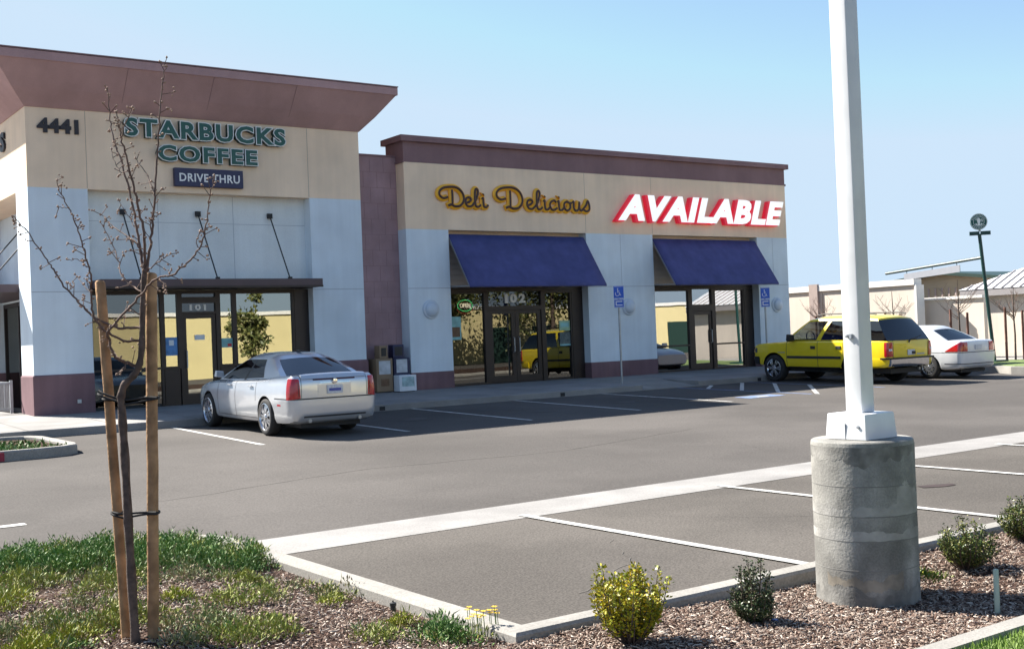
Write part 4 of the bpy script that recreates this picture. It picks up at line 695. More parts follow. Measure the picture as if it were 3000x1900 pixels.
# --- silver saloon in front of the left shop
PAV = R(90)
c = Car('silver saloon car with tall red tail lamps parked nose in at the left shop', 'car', None, (9.34, 19.55, gz(19.55)), PAV)
c.t.rotation_euler = (0, -.02, PAV); c.t.scale = (.95, .965, .99)
c.hull([(-1.09, .44, .93, .70), (-1.075, .37, 1.00, .79), (-1.03, .30, 1.065, .845), (-.92, .26, 1.09, .872), (-.55, .24, 1.075, .89), (.4, .22, 1.0, .897), (1.5, .21, .96, .897), (2.25, .21, .945, .895), (2.85, .23, .90, .885), (3.35, .26, .83, .85), (3.62, .29, .76, .78), (3.74, .36, .68, .68)], 'silver_paint')
c.body([(0, .335), (2.88, .335)], .385)
belt = lambda x: .955+.105*max(0, min(1, (1.7-x)/2.26))**1.2
c.cabin(2.42, -.56, 1.42, .20, .80, .575, belt, 1.44, [(0, .035, 'body', None), (.035, .42, 'glass', None), (.42, .455, 'dark', None), (.455, .74, 'glass', None), (.74, 1, 'body', None)], glass='car_glass', rear_glass='car_glass', rm=(.07, .93), rz_=(.06, .93), rsb=.07)
part_local(c.t, 'cabin_floor', 'car_dark', (-.55, 2.4, -.76, .76, .90, .985)); c.seats((1.2, .62), .93, (-.36, .36))
for x in (0, 2.88):
    for sg in (1, -1): c.wheel(x, sg*.79, .335, .225, sg, 7, 'alloy', .255)
c.conform('rear_bumper', 'silver_paint', bx(-1.4, -.42, -1, 1, .2, .665), .022); c.conform('bumper_gap', 'seam', bx(-1.4, -.44, -1, 1, .672, .695), .003)
c.conform('bumper_strip', 'seam', bx(-1.4, -.7, -.62, .62, .355, .385), .026)
for sg in (1, -1):
    m_ = MB(); m_.prism_yz([(sg*.675, .70), (sg*1, .66), (sg*1, 1.06), (sg*.695, 1.035)], -1.4, -.93); lp = c.conform('tail_light', 'tail_red', m_, .012)
    m_ = MB(); m_.prism_yz([(sg*.70, .73), (sg*.716, .73), (sg*.722, .98), (sg*.712, .98)], -1.4, -.95); c.conform('lamp_insert', 'tail_dark', m_, .014, lp)
    slot(c, 'door_seam', [(1.42, 1.432, sg*.5-.6, sg*.5+.6, .30, 1.02), (.42, .432, sg*.5-.6, sg*.5+.6, .62, 1.04), (2.33, 2.342, sg*.5-.6, sg*.5+.6, .30, 1.0)])
    slot(c, 'sill_line', [(.42, 2.34, sg*.9-.2, sg*.9+.2, .30, .312)]); slot(c, 'boot_seam', [(-1.2, -.60, sg*.655-.005, sg*.655+.005, .70, 1.2)])
    for x in (1.62, .56): part_local(c.t, 'door_handle', 'silver_paint', (x, x+.17, sg*.895-.02, sg*.895+.022, .865, .89), bevel=.006)
    mi = MB(); mi.hexa([(2.06, sg*.84, 1.0), (2.20, sg*.84, 1.0), (2.14, sg*1.03, 1.02), (2.04, sg*1.03, 1.02)], [(2.06, sg*.86, 1.12), (2.16, sg*.86, 1.12), (2.10, sg*1.02, 1.14), (2.04, sg*1.02, 1.14)]); mi.build('mirror', 'silver_paint', c.t, world=False, bevel=.012)
    c.conform('side_marker', 'tail_red', bx(-.72, -.58, sg*.9-.2, sg*.9+.2, .56, .59), .024)
c.conform('boot_trim', 'chrome', bx(-1.4, -1.0, -.30, .30, .945, .965), .012); c.conform('boot_lip', 'silver_paint', bx(-1.4, -.99, -.64, .64, 1.03, 1.2), .022); c.conform('brake_light', 'tail_dark', bx(-1.4, -1.0, -.42, .42, 1.0, 1.028), .006)
c.conform('plate_recess', 'silver_paint', bx(-1.4, -.95, -.33, .33, .74, .92), .008); pl = part_local(c.t, 'licence_plate', 'plate', (-1.118, -1.106, -.155, .155, .755, .905), bevel=.004); part_local(pl, 'plate_text', 'plate_blue', (-1.1195, -1.1185, -.12, .12, .80, .85))
m_ = MB(); m_.lathe([(.01, -1.132), (.045, -1.128), (.05, -1.10), (.01, -1.10)], 18, (0, 0, .975), 'x'); m_.build('badge', 'chrome', c.t, world=False, smooth=40)
for y in (-.5, .5): mb = MB(); mb.tube([(-1.1, y, .30), (-.7, y, .30)], .035, 12); mb.build('exhaust_pipe', 'galv', c.t, world=False, smooth=40)
mb = MB(); mb.box(-.9, 3.2, -.6, .6, .17, .24); mb.build('underbody', 'car_dark', c.t, world=False)
part_local(c.t, 'aerial', 'black_plastic', (.28, .44, -.03, .03, 1.475, 1.51), bevel=.012)
# --- yellow estate vehicle
K = .925
c = Car('yellow sport utility vehicle with black tinted rear glass parked behind the light pole', 'sport utility vehicle', None, (25.82, 19.65, gz(19.65)), PAV, 'parked_suv')
c.t.scale = (K, K, K); c.t.rotation_euler = (0, -.02, PAV)
c.hull([(-1.16, .58, 1.16, .90), (-1.145, .54, 1.20, .95), (-1.09, .50, 1.215, .985), (-.8, .46, 1.22, 1.0), (0, .42, 1.22, 1.0), (1.2, .41, 1.21, 1.0), (2.3, .42, 1.20, 1.0), (2.75, .43, 1.17, .995), (3.2, .45, 1.145, .985), (3.55, .48, 1.12, .965), (3.74, .52, 1.08, .925), (3.81, .56, 1.03, .88), (3.84, .62, .98, .82)], 'yellow_paint', [(0, 0), (.86, 0), (.95, .03), (.975, .10), (.985, .28), (1., .42), (1., .66), (.995, .84), (.985, .95), (.94, 1.), (.62, 1.02), (.3, 1.035), (0, 1.04)])
c.body([(0, .40), (2.95, .40)], .47)
c.cabin(2.50, -1.10, 1.72, -.66, .955, .74, lambda x: 1.215, 1.90, [(0, .028, 'body', None), (.028, .315, 'glass', 'car_glass_clear'), (.315, .36, 'body', None), (.36, .60, 'glass', 'car_glass'), (.60, .635, 'body', None), (.635, 1.0, 'dark', 'car_tint')], glass='car_glass_clear', rear_glass='car_tint', bulge=.035, wsb=.09, rsb=.09, vtop=.90, frame=.03, rm=(.0, 1.), rz_=(.0, .93))
part_local(c.t, 'cabin_floor', 'car_dark', (-1.0, 2.5, -.90, .90, 1.1, 1.25)); c.seats((1.45, .35), 1.24, (-.42, .42))
mb = MB(); mb.tube([(2.0+.03*math.sin(a), .42+.18*math.cos(a), 1.32+.17*math.sin(a)) for a in [i*math.pi/10 for i in range(21)]], .016, 8); mb.build('steering_wheel', 'black_plastic', c.t, world=False, smooth=40)
for x in (0, 2.95):
    for sg in (1, -1): c.wheel(x, sg*.87, .40, .27, sg, 6, 'chrome', .27)
for sg in (1, -1):
    c.conform('side_moulding', 'seam', bx(.45, 2.42, sg*1.-.2, sg*1.+.2, .70, .775), .014); c.conform('sill_moulding', 'black_plastic', bx(.5, 2.42, sg*1.-.2, sg*1.+.2, .41, .46), .010)
    m_ = MB(); m_.prism_yz([(sg*.80, .77), (sg*1.1, .77), (sg*1.1, 1.17), (sg*.82, 1.17)], -1.5, -1.03); lp = c.conform('tail_light', 'tail_red', m_, .014); c.conform('reversing_light', 'plate', bx(-1.5, -1.05, sg*.91-.07, sg*.91+.05, .93, .99), .017, lp)
    slot(c, 'door_seam', [(1.28, 1.294, sg*.6-.6, sg*.6+.6, .46, 1.3), (.36, .374, sg*.6-.6, sg*.6+.6, .8, 1.3), (2.44, 2.454, sg*.6-.6, sg*.6+.6, .46, 1.3)], .003); slot(c, 'tailgate_seam', [(-1.4, -1.05, sg*.775-.007, sg*.775+.007, .74, 1.3)], .003)
    for x in (1.36, .44): part_local(c.t, 'door_handle', 'black_plastic', (x, x+.17, sg*1.0-.015, sg*1.0+.018, .98, 1.07), bevel=.008)
    mi = MB(); mi.hexa([(2.15, sg*.96, 1.22), (2.30, sg*.96, 1.22), (2.27, sg*1.22, 1.22), (2.15, sg*1.22, 1.22)], [(2.15, sg*.98, 1.40), (2.26, sg*.98, 1.40), (2.24, sg*1.22, 1.42), (2.15, sg*1.22, 1.42)]); mi.build('mirror', 'black_plastic', c.t, world=False, bevel=.02)
    mb = MB(); mb.tube([(1.5, sg*.66, 1.955), (1.2, sg*.66, 1.985), (-.3, sg*.66, 1.98), (-.55, sg*.66, 1.945)], .018, 8); mb.build('roof_rail', 'black_plastic', c.t, world=False, smooth=40)
    c.conform('fender_badge', 'galv', bx(2.5, 2.78, sg*1.-.2, sg*1.+.2, .86, .885), .006); c.conform('headlight', 'car_glass', bx(3.64, 4, sg*.75-.16, sg*.75+.3, .86, 1.0), .008); c.conform('front_bumper', 'black_plastic', bx(3.55, 4, sg*.5-.5, sg*.5+.5, .50, .74), .03)
c.conform('rear_bumper', 'chrome', bx(-1.5, -1.0, -.72, .95, .50, .70), .085); c.conform('bumper_step', 'black_plastic', bx(-1.5, -.95, -.98, 1.1, .70, .745), .095); c.conform('bumper_corner', 'yellow_paint', MB().box(-1.5, -.62, .70, 1.2, .48, .70).box(-1.5, -.62, -1.2, -.70, .48, .70), .03)
part_local(c.t, 'licence_plate', 'plate', (-1.185, -1.17, -.16, .16, .80, .95)); part_local(c.t, 'tailgate_handle', 'black_plastic', (-1.20, -1.165, -.18, -.02, .82, .90), bevel=.01); c.conform('tailgate_badge', 'galv', bx(-1.5, -1.0, -.62, -.28, .80, .84), .006)
mb = MB(); mb.tube([(-1.21, .05, 1.235), (-1.215, -.2, 1.28), (-1.21, -.42, 1.33)], .012, 6); mb.tube([(-1.2, .05, 1.235), (-1.18, .10, 1.15)], .018, 6); mb.build('wiper', 'black_plastic', c.t, world=False)
part_local(c.t, 'underbody', 'car_dark', (-1.0, 3.4, -.7, .7, .30, .44)); mb = MB(); mb.tube([(-1.05, -.55, .40), (-.6, -.55, .42)], .04, 12); mb.lathe([(.05, 0), (.13, .03), (.13, .10), (.05, .13)], 16, (-.1, 0, .34), 'x'); mb.build('exhaust_pipe', 'galv', c.t, world=False, smooth=40)
# --- white saloon at the far end
c = Car('white saloon car with a triangular red tail lamp beyond the yellow vehicle', 'car', None, (28.50, 19.35, gz(19.35)), PAV)
c.t.rotation_euler = (0, -.02, PAV)
c.hull([(-.97, .42, .93, .68), (-.95, .36, .99, .76), (-.88, .30, 1.02, .81), (-.6, .26, 1.025, .84), (.2, .23, .98, .855), (1.3, .22, .945, .855), (2.1, .22, .925, .85), (2.7, .24, .86, .835), (3.15, .28, .76, .79), (3.38, .34, .66, .68)], 'white_paint')
c.body([(0, .31), (2.62, .31)], .355)
c.cabin(2.25, -.55, 1.20, .12, .76, .55, lambda x: .965+.03*max(0, min(1, (1.4-x)/2)), 1.40, [(0, .035, 'body', None), (.035, .47, 'glass', None), (.47, .52, 'dark', None), (.52, .78, 'glass', None), (.78, 1, 'body', None)], glass='car_glass', rear_glass='car_glass', rm=(.07, .93), rz_=(.08, .94))
part_local(c.t, 'cabin_floor', 'car_dark', (-.7, 2.3, -.73, .73, .93, .985)); c.seats((1.0, .55), .92, (-.34, .34))
for x in (0, 2.62):
    for sg in (1, -1): c.wheel(x, sg*.745, .31, .20, sg, 7, 'alloy', .205)
c.conform('rear_bumper', 'white_paint', bx(-1.4, -.40, -1, 1, .2, .70), .02); c.conform('bumper_gap', 'seam', bx(-1.4, -.42, -1, 1, .705, .722), .003); c.conform('bumper_strip', 'seam', bx(-1.4, -.5, -.9, .9, .40, .42), .024)
for sg in (1, -1):
    m_ = MB(); m_.prism_xz([(-1.4, .74), (-.52, .74), (-.92, .985), (-1.4, .985)], sg*.5, sg*1.2); c.conform('tail_light', 'tail_red', m_, .012)
    slot(c, 'door_seam', [(.55, .562, sg*.5-.6, sg*.5+.6, .4, 1.02), (2.15, 2.162, sg*.5-.6, sg*.5+.6, .3, 1.0)]); slot(c, 'side_crease', [(-.5, 2.2, sg*.9-.2, sg*.9+.2, .70, .712)])
    part_local(c.t, 'mirror', 'white_paint', (1.98, 2.08, sg*.90-.10, sg*.90+.10, .98, 1.10), bevel=.02); part_local(c.t, 'door_handle', 'white_paint', (.75, .9, sg*.852-.02, sg*.852+.02, .84, .865), bevel=.006)
part_local(c.t, 'licence_plate', 'plate', (-.992, -.975, -.155, .155, .78, .91)); part_local(c.t, 'underbody', 'car_dark', (-.8, 2.9, -.55, .55, .17, .25))
# ------------------------------------------------------------------ light pole in the bed
fx, fy = 6.145, 4.812
t = thing('light_pole', 'white square light pole on a round concrete footing in the bark bed', 'light pole', (fx, fy, 0))
mb = MB(); prof = [(.319, -.2), (.319, .50), (.319, .985), (.315, 1.008), (.306, 1.016), (.01, 1.017)]
mb.lathe(prof, 64, (fx, fy, .03)); ft = mb.build('footing', 'footing', t, smooth=35)
def ragged(name, m_, z0, z1, j0, j1, r=.3197, seed=1, a0=0, a1=360):
    rr = random.Random(seed); mb = MB(); lo = hi = 0.; n_ = 120; ks = [rr.uniform(0, 6.3) for _ in range(8)]
    for i in range(n_+1):
        a = R(a0+(a1-a0)*i/n_); wv = lambda k: .5*math.sin(3*a+ks[k])+.3*math.sin(8*a+ks[k+1])+.25*math.sin(19*a+ks[k+2])+.2*rr.uniform(-1, 1)
        zl, zh = z0+j0*wv(0), z1+j1*wv(4)
        if zh < zl+.004: zh = zl+.004
        for z in (zl, zh): mb.v.append((fx+r*math.cos(a), fy+r*math.sin(a), z+.03))
    for i in range(n_): mb.f.append((2*i, 2*i+2, 2*i+3, 2*i+1))
    return mb.build(name, m_, ft, fix=False, smooth=60)
ragged('drip_stain', 'footing_stain', .90, .985, .045, .002, seed=2); ragged('pale_band', 'footing_band', .41, .47, .006, .022, seed=3); ragged('pale_band', 'footing_band', .56, .62, .005, .028, seed=4); ragged('pale_band', 'footing_band', .60, .72, .03, .05, seed=8, a0=255, a1=330, r=.3199); ragged('damp_stain', 'footing_stain', -.05, .10, .0, .05, seed=5); ragged('rust_stain', 'footing_rust', .12, .19, .03, .04, seed=6, a0=170, a1=260)
mb = MB()
for z0 in (.405, .555, .74, .225): mb.lathe([(.3192, z0), (.3202, z0+.001), (.3202, z0+.0045), (.3192, z0+.0055)], 64, (fx, fy, .03), cap=False)
mb.build('form_seam', 'footing_seam', ft, smooth=35)
h = .158; mb = MB(); mb.hexa([(fx-h, fy-h, 1.048), (fx+h, fy-h, 1.048), (fx+h, fy+h, 1.048), (fx-h, fy+h, 1.048)], [(fx-h+.012, fy-h+.012, 1.21), (fx+h-.012, fy-h+.012, 1.21), (fx+h-.012, fy+h-.012, 1.21), (fx-h+.012, fy+h-.012, 1.21)])
bc = mb.build('base_cover', 'white_metal', t, bevel=.008, smooth=40); part(bc, 'cover_seam', 'galv', (fx-h-.0015, fx-h+.006, fy-.0012, fy+.0012, 1.052, 1.15)); mb = MB(); mb.lathe([(.001, -h-.006), (.010, -h-.005), (.010, -h+.01)], 10, (fx, fy-.10, 1.13), 'x'); mb.build('cover_screw', 'galv', bc)
h = .0635; part(t, 'pole', 'white_metal', (fx-h, fx+h, fy-h, fy+h, 1.212, 7.2), bevel=.010, smooth=40)
mb = MB(); mb.lathe([(.001, -h-.024), (.009, -h-.022), (.011, -h-.005), (.011, -h+.01)], 10, (fx, fy+.02, 1.70), 'x'); mb.box(fx-h-.022, fx-h-.002, fy-.02, fy-.004, 1.685, 1.712); mb.build('hand_hole_bolt', 'galv', t)
part(t, 'lamp_head', 'white_metal', (fx-.9, fx-.25, fy-.2, fy+.2, 7.0, 7.22), bevel=.02); part(t, 'lamp_arm', 'white_metal', (fx-.249, fx-h-.001, fy-.05, fy+.05, 7.06, 7.16))

# ------------------------------------------------------------------ staked young tree in the near bed
tr = thing('young_tree', 'bare young tree with budding twigs tied between two wooden stakes', 'tree', (2.08, 6.72, .03))
bd_c = []; k_ = 0; mbt = MB(); branches = []
for nm, P in TREE:
    pts = catmull([p for p in P], 5); xyz = [tuple(p[:3]) for p in pts]; rr = [max(.0015, p[3]*(.74 if nm == 'b' else .92)) for p in pts]
    if nm == 'trunk':
        rr = [r*(1+.10*math.sin(i*1.3)+.05*random.uniform(-1, 1)) for i, r in enumerate(rr)]; mbt.tube(xyz, rr, 12)
    else:
        L = len(xyz); xyz = [tuple(np.array(q)+rng.normal(size=3)*.003*(1 if 0 < i < L-1 else 0)) for i, q in enumerate(xyz)]
        mb = MB(); mb.tube(xyz, rr, 7)
        ln = sum((Vector(xyz[i+1])-Vector(xyz[i])).length for i in range(L-1)); nb = int(ln/.040)
        for b in range(nb):
            i = min(L-2, int(((b+random.random())/nb)**.8*(L-1))); p = Vector(xyz[i]).lerp(Vector(xyz[i+1]), random.random())
            d = (Vector(xyz[i+1])-Vector(xyz[i])).normalized(); o = d.orthogonal(); o.rotate(Matrix.Rotation(random.uniform(0, 6.28), 3, d)); o = (o*.9+d*.6).normalized()
            s_l = random.choice([.004, .008, .012, .03, .05]) if random.random() < .8 else random.uniform(.05, .085)
            q = p+o*(rr[i]+s_l); mb.tube([tuple(p), tuple(q)], [.0026, .0019], 5); bd_c.append((q, o, random.uniform(.0042, .0078)))
            if s_l > .025 and random.random() < .8:
                for _ in range(random.choice([1, 2, 3])): bd_c.append((q+Vector(rng.normal(size=3)*.010), (o+Vector(rng.normal(size=3)*.5)).normalized(), random.uniform(.004, .0065)))
        bd_c.append((Vector(xyz[-1]), Vector((0, 0, 1)), .0065)); branches.append(mb)
trunk = mbt.build('trunk', 'bark', tr, smooth=60)
for mb in branches: mb.build('branch', 'twig', tr, smooth=60)
mb = MB()
for p, d, r in bd_c:
    a = [tuple(p+d*r*k) for k in (-.8, -.3, .5, 1.5)]; mb.tube(a, [r*.4, r, r*.85, r*.15], 6)
tag(mb.build('buds', 'bud', tr, smooth=60), kind='stuff')
for (a, b), lab, sz in zip(STAKES, ('leaning wooden stake left of the bare young tree in the near bed', 'upright wooden stake right of the bare young tree in the near bed'), (.029, .033)):
    A, B = Vector(a), Vector(b); n_ = 14; mb = MB()
    pts = [tuple(B.lerp(A, i/n_)+Vector((random.uniform(-.0015, .0015), random.uniform(-.0015, .0015), 0))) for i in range(n_+1)]; pts = [tuple(B+(B-A).normalized()*.2)]+pts+[tuple(A+(A-B).normalized()*.006)]
    mb.tube(pts, [sz]*(len(pts)-1)+[sz*.8], 14); tag(mb.build('tree_stake', 'wood_stake', smooth=50), lab, 'stake', 'wooden stakes beside the near young tree')
for i, (pair, lab) in enumerate(((TIES[:2], 'upper black tie strap looped round the stakes and trunk'), (TIES[2:], 'lower black tie strap looped round the stakes and trunk'))):
    mb = MB()
    for P in pair:
        mb.tube([tuple(p) for p in catmull(P, 5)], .0062, 6)
    for (a, b), sz in zip(STAKES, (.029, .033)):
        A, B = Vector(a), Vector(b); z = (1.515, 1.53)[0 if a == STAKES[0][0] else 0] if i == 0 else .858; tt = (z-A.z)/(B.z-A.z); c0 = A.lerp(B, tt)
        mb.tube([(c0.x+(sz+.004)*math.cos(q), c0.y+(sz+.004)*math.sin(q), c0.z+.006*math.sin(q)) for q in [j*math.pi/9 for j in range(19)]], .0075, 6)
    tag(mb.build('tie_strap', 'rubber', smooth=50), lab, 'tree tie', 'straps tying the near young tree')

# ------------------------------------------------------------------ planting: ground cover, bark mulch, shrubs
V_, F_, off = {k: [] for k in GR}, {k: [] for k in GR}, {k: 0 for k in GR}
pal = {0: 'g0', 1: 'g1', 2: 'g2', 3: 'g3'}
PATCHES = [(x, y, rx*(1.12 if k == 0 else .95), ry*(1.1 if k == 0 else .88), h*1.15, k, n) for x, y, rx, ry, h, k, n in PATCHES]+[(1.6, 8.7, .35, .22, .14, 1, 1), (2.2, 7.9, .2, .12, .10, 2, .7), (2.95, 7.2, .26, .15, .13, 1, .9), (3.3, 8.0, .17, .13, .10, 1, .7), (1.7, 7.0, .33, .2, .14, 3, 1), (1.2, 10.0, .5, .35, .18, 0, 1), (.4, 9.9, .6, .4, .18, 0, 1), (.8, 9.0, .45, .3, .14, 1, .9), (.1, 8.6, .4, .3, .13, 2, .7), (1.0, 8.1, .35, .22, .12, 1, .8), (.5, 7.4, .4, .25, .13, 2, .7), (1.9, 10.2, .45, .22, .15, 0, 1), (2.5, 10.3, .5, .22, .16, 0, 1), (3.0, 10.15, .4, .28, .17, 0, 1), (3.4, 9.9, .3, .30, .17, 0, 1), (3.66, 9.45, .22, .34, .15, 0, 1), (2.9, 9.6, .5, .35, .16, 0, 1), (3.78, 9.0, .10, .25, .10, 1, .9)]
for (px_, py_, rx, ry, hh, hue, den) in PATCHES:
    n_cl = max(5, int(rx*ry*470*den))
    for _ in range(n_cl):
        a, r = random.uniform(0, 6.283), math.sqrt(random.random()); ca, sa = math.cos(YAW), math.sin(YAW)
        u, v = r*math.cos(a)*rx*1.05, r*math.sin(a)*ry*1.1; cx_, cy_ = px_+u*ca+v*sa, py_-u*sa+v*ca
        if cx_ > 3.72 and 5.30 < cy_ < 8.8: continue
        if cx_ > 3.9 and cy_ > 5.3: continue
        on_kerb = cy_ > 9.45 or cx_ > 3.74
        fal = max(.3, 1-.65*r*r); nb = int(random.uniform(60, 105)*fal); key = pal[hue] if random.random() < .74 else random.choice(['g0', 'g1', 'g2'])
        base = np.array([cx_, cy_, (.10 if on_kerb else bed_z(cx_, cy_))]); rad = random.uniform(.030, .055)
        q = rng.normal(size=(nb, 2))*rad; dd = (q*q).sum(1)/(2*rad*rad); H = hh*fal*random.uniform(.45, 1.1)*np.exp(-dd*.55)
        A = np.stack([q[:, 0]*9+rng.normal(size=nb)*.55, q[:, 1]*9+rng.normal(size=nb)*.55, .45+np.abs(rng.normal(size=nb))*.7], 1); A /= np.linalg.norm(A, axis=1)[:, None]
        C = base+np.concatenate([q*1.15, np.zeros((nb, 1))], 1); C[:, 2] += H*rng.random(nb)**.45
        lg = rng.random(nb) < .10; V, F = leaves(C, A, np.where(lg, rng.uniform(.05, .085, nb), rng.uniform(.018, .042, nb)), np.where(lg, .006, rng.uniform(.007, .014, nb))); V_[key].append(V); F_[key].append(F+off[key]); off[key] += len(V)
allV, allF, mi_, k = [], [], [], 0
for i, key in enumerate(GR):
    V = np.concatenate(V_[key]); F = np.concatenate(F_[key]); allV.append(V); allF.append(F+k); k += len(V); mi_.append(np.full(len(F), i))
gc = npmesh('ground_cover', np.concatenate(allV), np.concatenate(allF), None)
for key in GR: gc.data.materials.append(MATS[key])
gc.data.polygons.foreach_set('material_index', np.concatenate(mi_).astype(np.int32)); tag(gc, 'clumps of low green and yellowing ground cover over the near bed', 'ground cover', kind='stuff')
# bark chips: thin split slivers lying at all angles
def chips(N, x0, x1, y0, y1, k=1.):
    x = rng.uniform(x0, x1, N); y = rng.uniform(y0, y1, N); z = .05+.03*np.sin(x*1.7+.4)*np.cos(y*1.3)+.06*(x < 3.5)*np.clip((3.6-x)/.6, 0, 1)
    C = np.stack([x, y, z+rng.uniform(.0, .016, N)], 1); A = rng.normal(size=(N, 3)); A[:, 2] *= .28; A /= np.linalg.norm(A, axis=1)[:, None]; T = rng.normal(size=(N, 3))*.35; T[:, 2] = 1
    Sx = np.cross(A, T); Sx /= np.linalg.norm(Sx, axis=1)[:, None]; U = np.cross(Sx, A); l = ((.012+.05*rng.random(N)**1.8)*k)[:, None]; w_ = (rng.uniform(.003, .010, N)*k)[:, None]; h = rng.uniform(.002, .005, N)[:, None]
    V = np.stack([C-A*l*.5-Sx*w_*.3, C+A*l*.4-Sx*w_*.5, C+A*l*.5+Sx*w_*.3, C-A*l*.4+Sx*w_*.5, C-A*l*.45+U*h-Sx*w_*.25, C+A*l*.38+U*h-Sx*w_*.4, C+A*l*.45+U*h+Sx*w_*.25, C-A*l*.38+U*h+Sx*w_*.4], 1).reshape(-1, 3)
    b = (np.arange(N)*8)[:, None]; F = np.concatenate([b+np.array([[4, 5, 6, 7]]), b+np.array([[0, 1, 5, 4]]), b+np.array([[1, 2, 6, 5]]), b+np.array([[2, 3, 7, 6]]), b+np.array([[3, 0, 4, 7]])])
    return V, F
parts_ = [chips(20000, 3.8, 6.6, 3.75, 5.33), chips(14000, 6.6, 10.5, 3.75, 5.33), chips(16000, 1.3, 3.74, 5.4, 8.4), chips(2500, 1.6, 3.72, 8.4, 9.8), chips(3000, 3.0, 3.9, 4.2, 5.4), chips(9000, -.8, 1.3, 6.2, 10.3), chips(9000, 10.5, 15, 3.75, 5.33)]
k = 0; VV, FF = [], []
for V, F in parts_: VV.append(V); FF.append(F+k); k += len(V)
tag(npmesh('bark_mulch', np.concatenate(VV), np.concatenate(FF), 'chips'), 'brown and grey bark chips covering the near bed', 'bark mulch', kind='stuff')
def shrub(label, x, y, rx, h, nst, nl, lmat, seed, lsz=(.014, .026), upright=.6, lean=(0, 0), name='shrub', group=None, z=None, top=None):
    rs = np.random.default_rng(seed); z = bed_z(x, y) if z is None else z
    t = thing(name, label, 'shrub', (x, y, z), group=group); mb = MB(); C, A = [], []
    for i in range(nst):
        a = rs.uniform(0, 6.283); r = rx*math.sqrt(rs.uniform(.02, 1)); hh = h*(rs.uniform(.55, 1.0) if top is None else rs.uniform(.45, 1)*(1-top*(r/rx)**2))
        tip = np.array([x+r*math.cos(a)+lean[0]*hh, y+r*math.sin(a)+lean[1]*hh, z+hh]); b = np.array([x+rs.normal()*.012, y+rs.normal()*.012, z-.01]); mid = b+(tip-b)*.45+np.array([r*math.cos(a)*.25, r*math.sin(a)*.25, 0])
        pts = catmull([b, mid, tip], 6); mb.tube([tuple(p) for p in pts], list(np.linspace(.006, .0016, len(pts))), 5)
        for j in range(nl):
            f = rs.uniform(.22, 1)**.8; q = f*(len(pts)-1); i0 = min(int(q), len(pts)-2); p = pts[i0]+(pts[i0+1]-pts[i0])*(q-i0); d = rs.normal(size=3); d[2] = abs(d[2])*.6+.2; d /= np.linalg.norm(d); C.append(p+d*rs.uniform(0, .03)); A.append(d)
    mb.build('stems', 'bark', t); N = len(C); V, F = leaves(np.array(C), np.array(A), rs.uniform(lsz[0], lsz[1], N), rs.uniform(lsz[0], lsz[1], N)*.62)
    tag(npmesh('leaves', V, F, lmat, t), kind='stuff'); return t
shrub('bright golden yellow shrub at the corner of the bark bed', 4.19, 4.86, .225, .405, 64, 95, 'leaf_gold', 1, (.015, .028))
shrub('small dark conical shrub between the golden shrub and the pole footing', 5.07, 4.79, .14, .42, 46, 105, 'leaf_dark', 2, (.011, .022), top=.75)
shrub('rounded dark green shrub right of the pole footing', 7.20, 4.80, .205, .36, 60, 95, 'leaf_mixed', 3, (.012, .024), top=.3)
shrub('green shrub cut by the right edge of the picture', 8.26, 4.98, .21, .38, 60, 90, 'leaf_mixed', 4, (.012, .024), top=.3)
shrub('tiny yellow-green seedling behind the pole footing', 6.72, 4.95, .09, .12, 12, 18, 'leaf_gold', 5, (.012, .022))
shrub('tiny green seedling at the kerb behind the footing', 6.85, 5.2, .08, .10, 10, 16, 'leaf_mixed', 6, (.012, .022))
# yellow flowers
t = thing('flower_plant', 'yellow flowers rising from the ground cover at the kerb corner', 'flowers', (3.72, 5.62, .05)); mb = MB(); mp = MB()
for i in range(16):
    x, y, z = 3.72+random.uniform(-.09, .09), 5.62+random.uniform(-.05, .05), .05+random.uniform(.12, .20); mb.tube([(x+.01, y, .03), (x, y, z)], .0022, 5)
    for k in range(6): a = k*1.047+i; mp.add([(x, y, z), (x+.014*math.cos(a-.4), y+.014*math.sin(a-.4), z+.006), (x+.021*math.cos(a), y+.021*math.sin(a), z+.005), (x+.014*math.cos(a+.4), y+.014*math.sin(a+.4), z+.006)], [(0, 1, 2, 3)])
mb.build('stems', 'g0', t); mp.build('petals', 'flower', t, fix=False)
# small irrigation bits
o = MB().lathe([(.016, -.05), (.016, .27), (.012, .275), (.001, .275)], 14, (6.27, 3.99, .03)).build('marker_pipe', 'pvc', smooth=40); tag(o, 'thin pale green pipe standing in the bark bed right of the footing', 'pipe')
o = MB().lathe([(.0, .0), (.022, .0), (.024, .022), (.018, .034), (.001, .036)], 14, (5.17, 4.72, .04)).build('sprinkler', 'valve_blue', smooth=40); tag(o, 'small blue cap on the bark beside the conical shrub', 'sprinkler')
mb = MB(); mb.lathe([(.018, 0), (.018, .045), (.022, .047), (.022, .065), (.006, .07), (.004, .08), (.001, .081)], 14, (3.70, 6.62, .04)); tag(mb.build('sprinkler', 'black_plastic', smooth=40), 'black sprinkler head at the kerb of the near bed', 'sprinkler')
N = 2200; x = rng.uniform(3.2, 5.1, N); y = rng.uniform(19.3, 21.6, N); C = np.stack([x, y, np.full(N, .28)], 1); A = rng.normal(size=(N, 3)); A[:, 2] = np.abs(A[:, 2])+.4; A /= np.linalg.norm(A, axis=1)[:, None]
kp = rng.random(N) < np.clip(1.2-(x-3.2)*.55, .1, 1); V, F = leaves(C[kp], A[kp], rng.uniform(.05, .12, kp.sum()), rng.uniform(.02, .04, kp.sum())); tag(npmesh('island_plants', V, F, 'g0'), 'low plants and litter in the kerbed island', 'ground cover', kind='stuff')

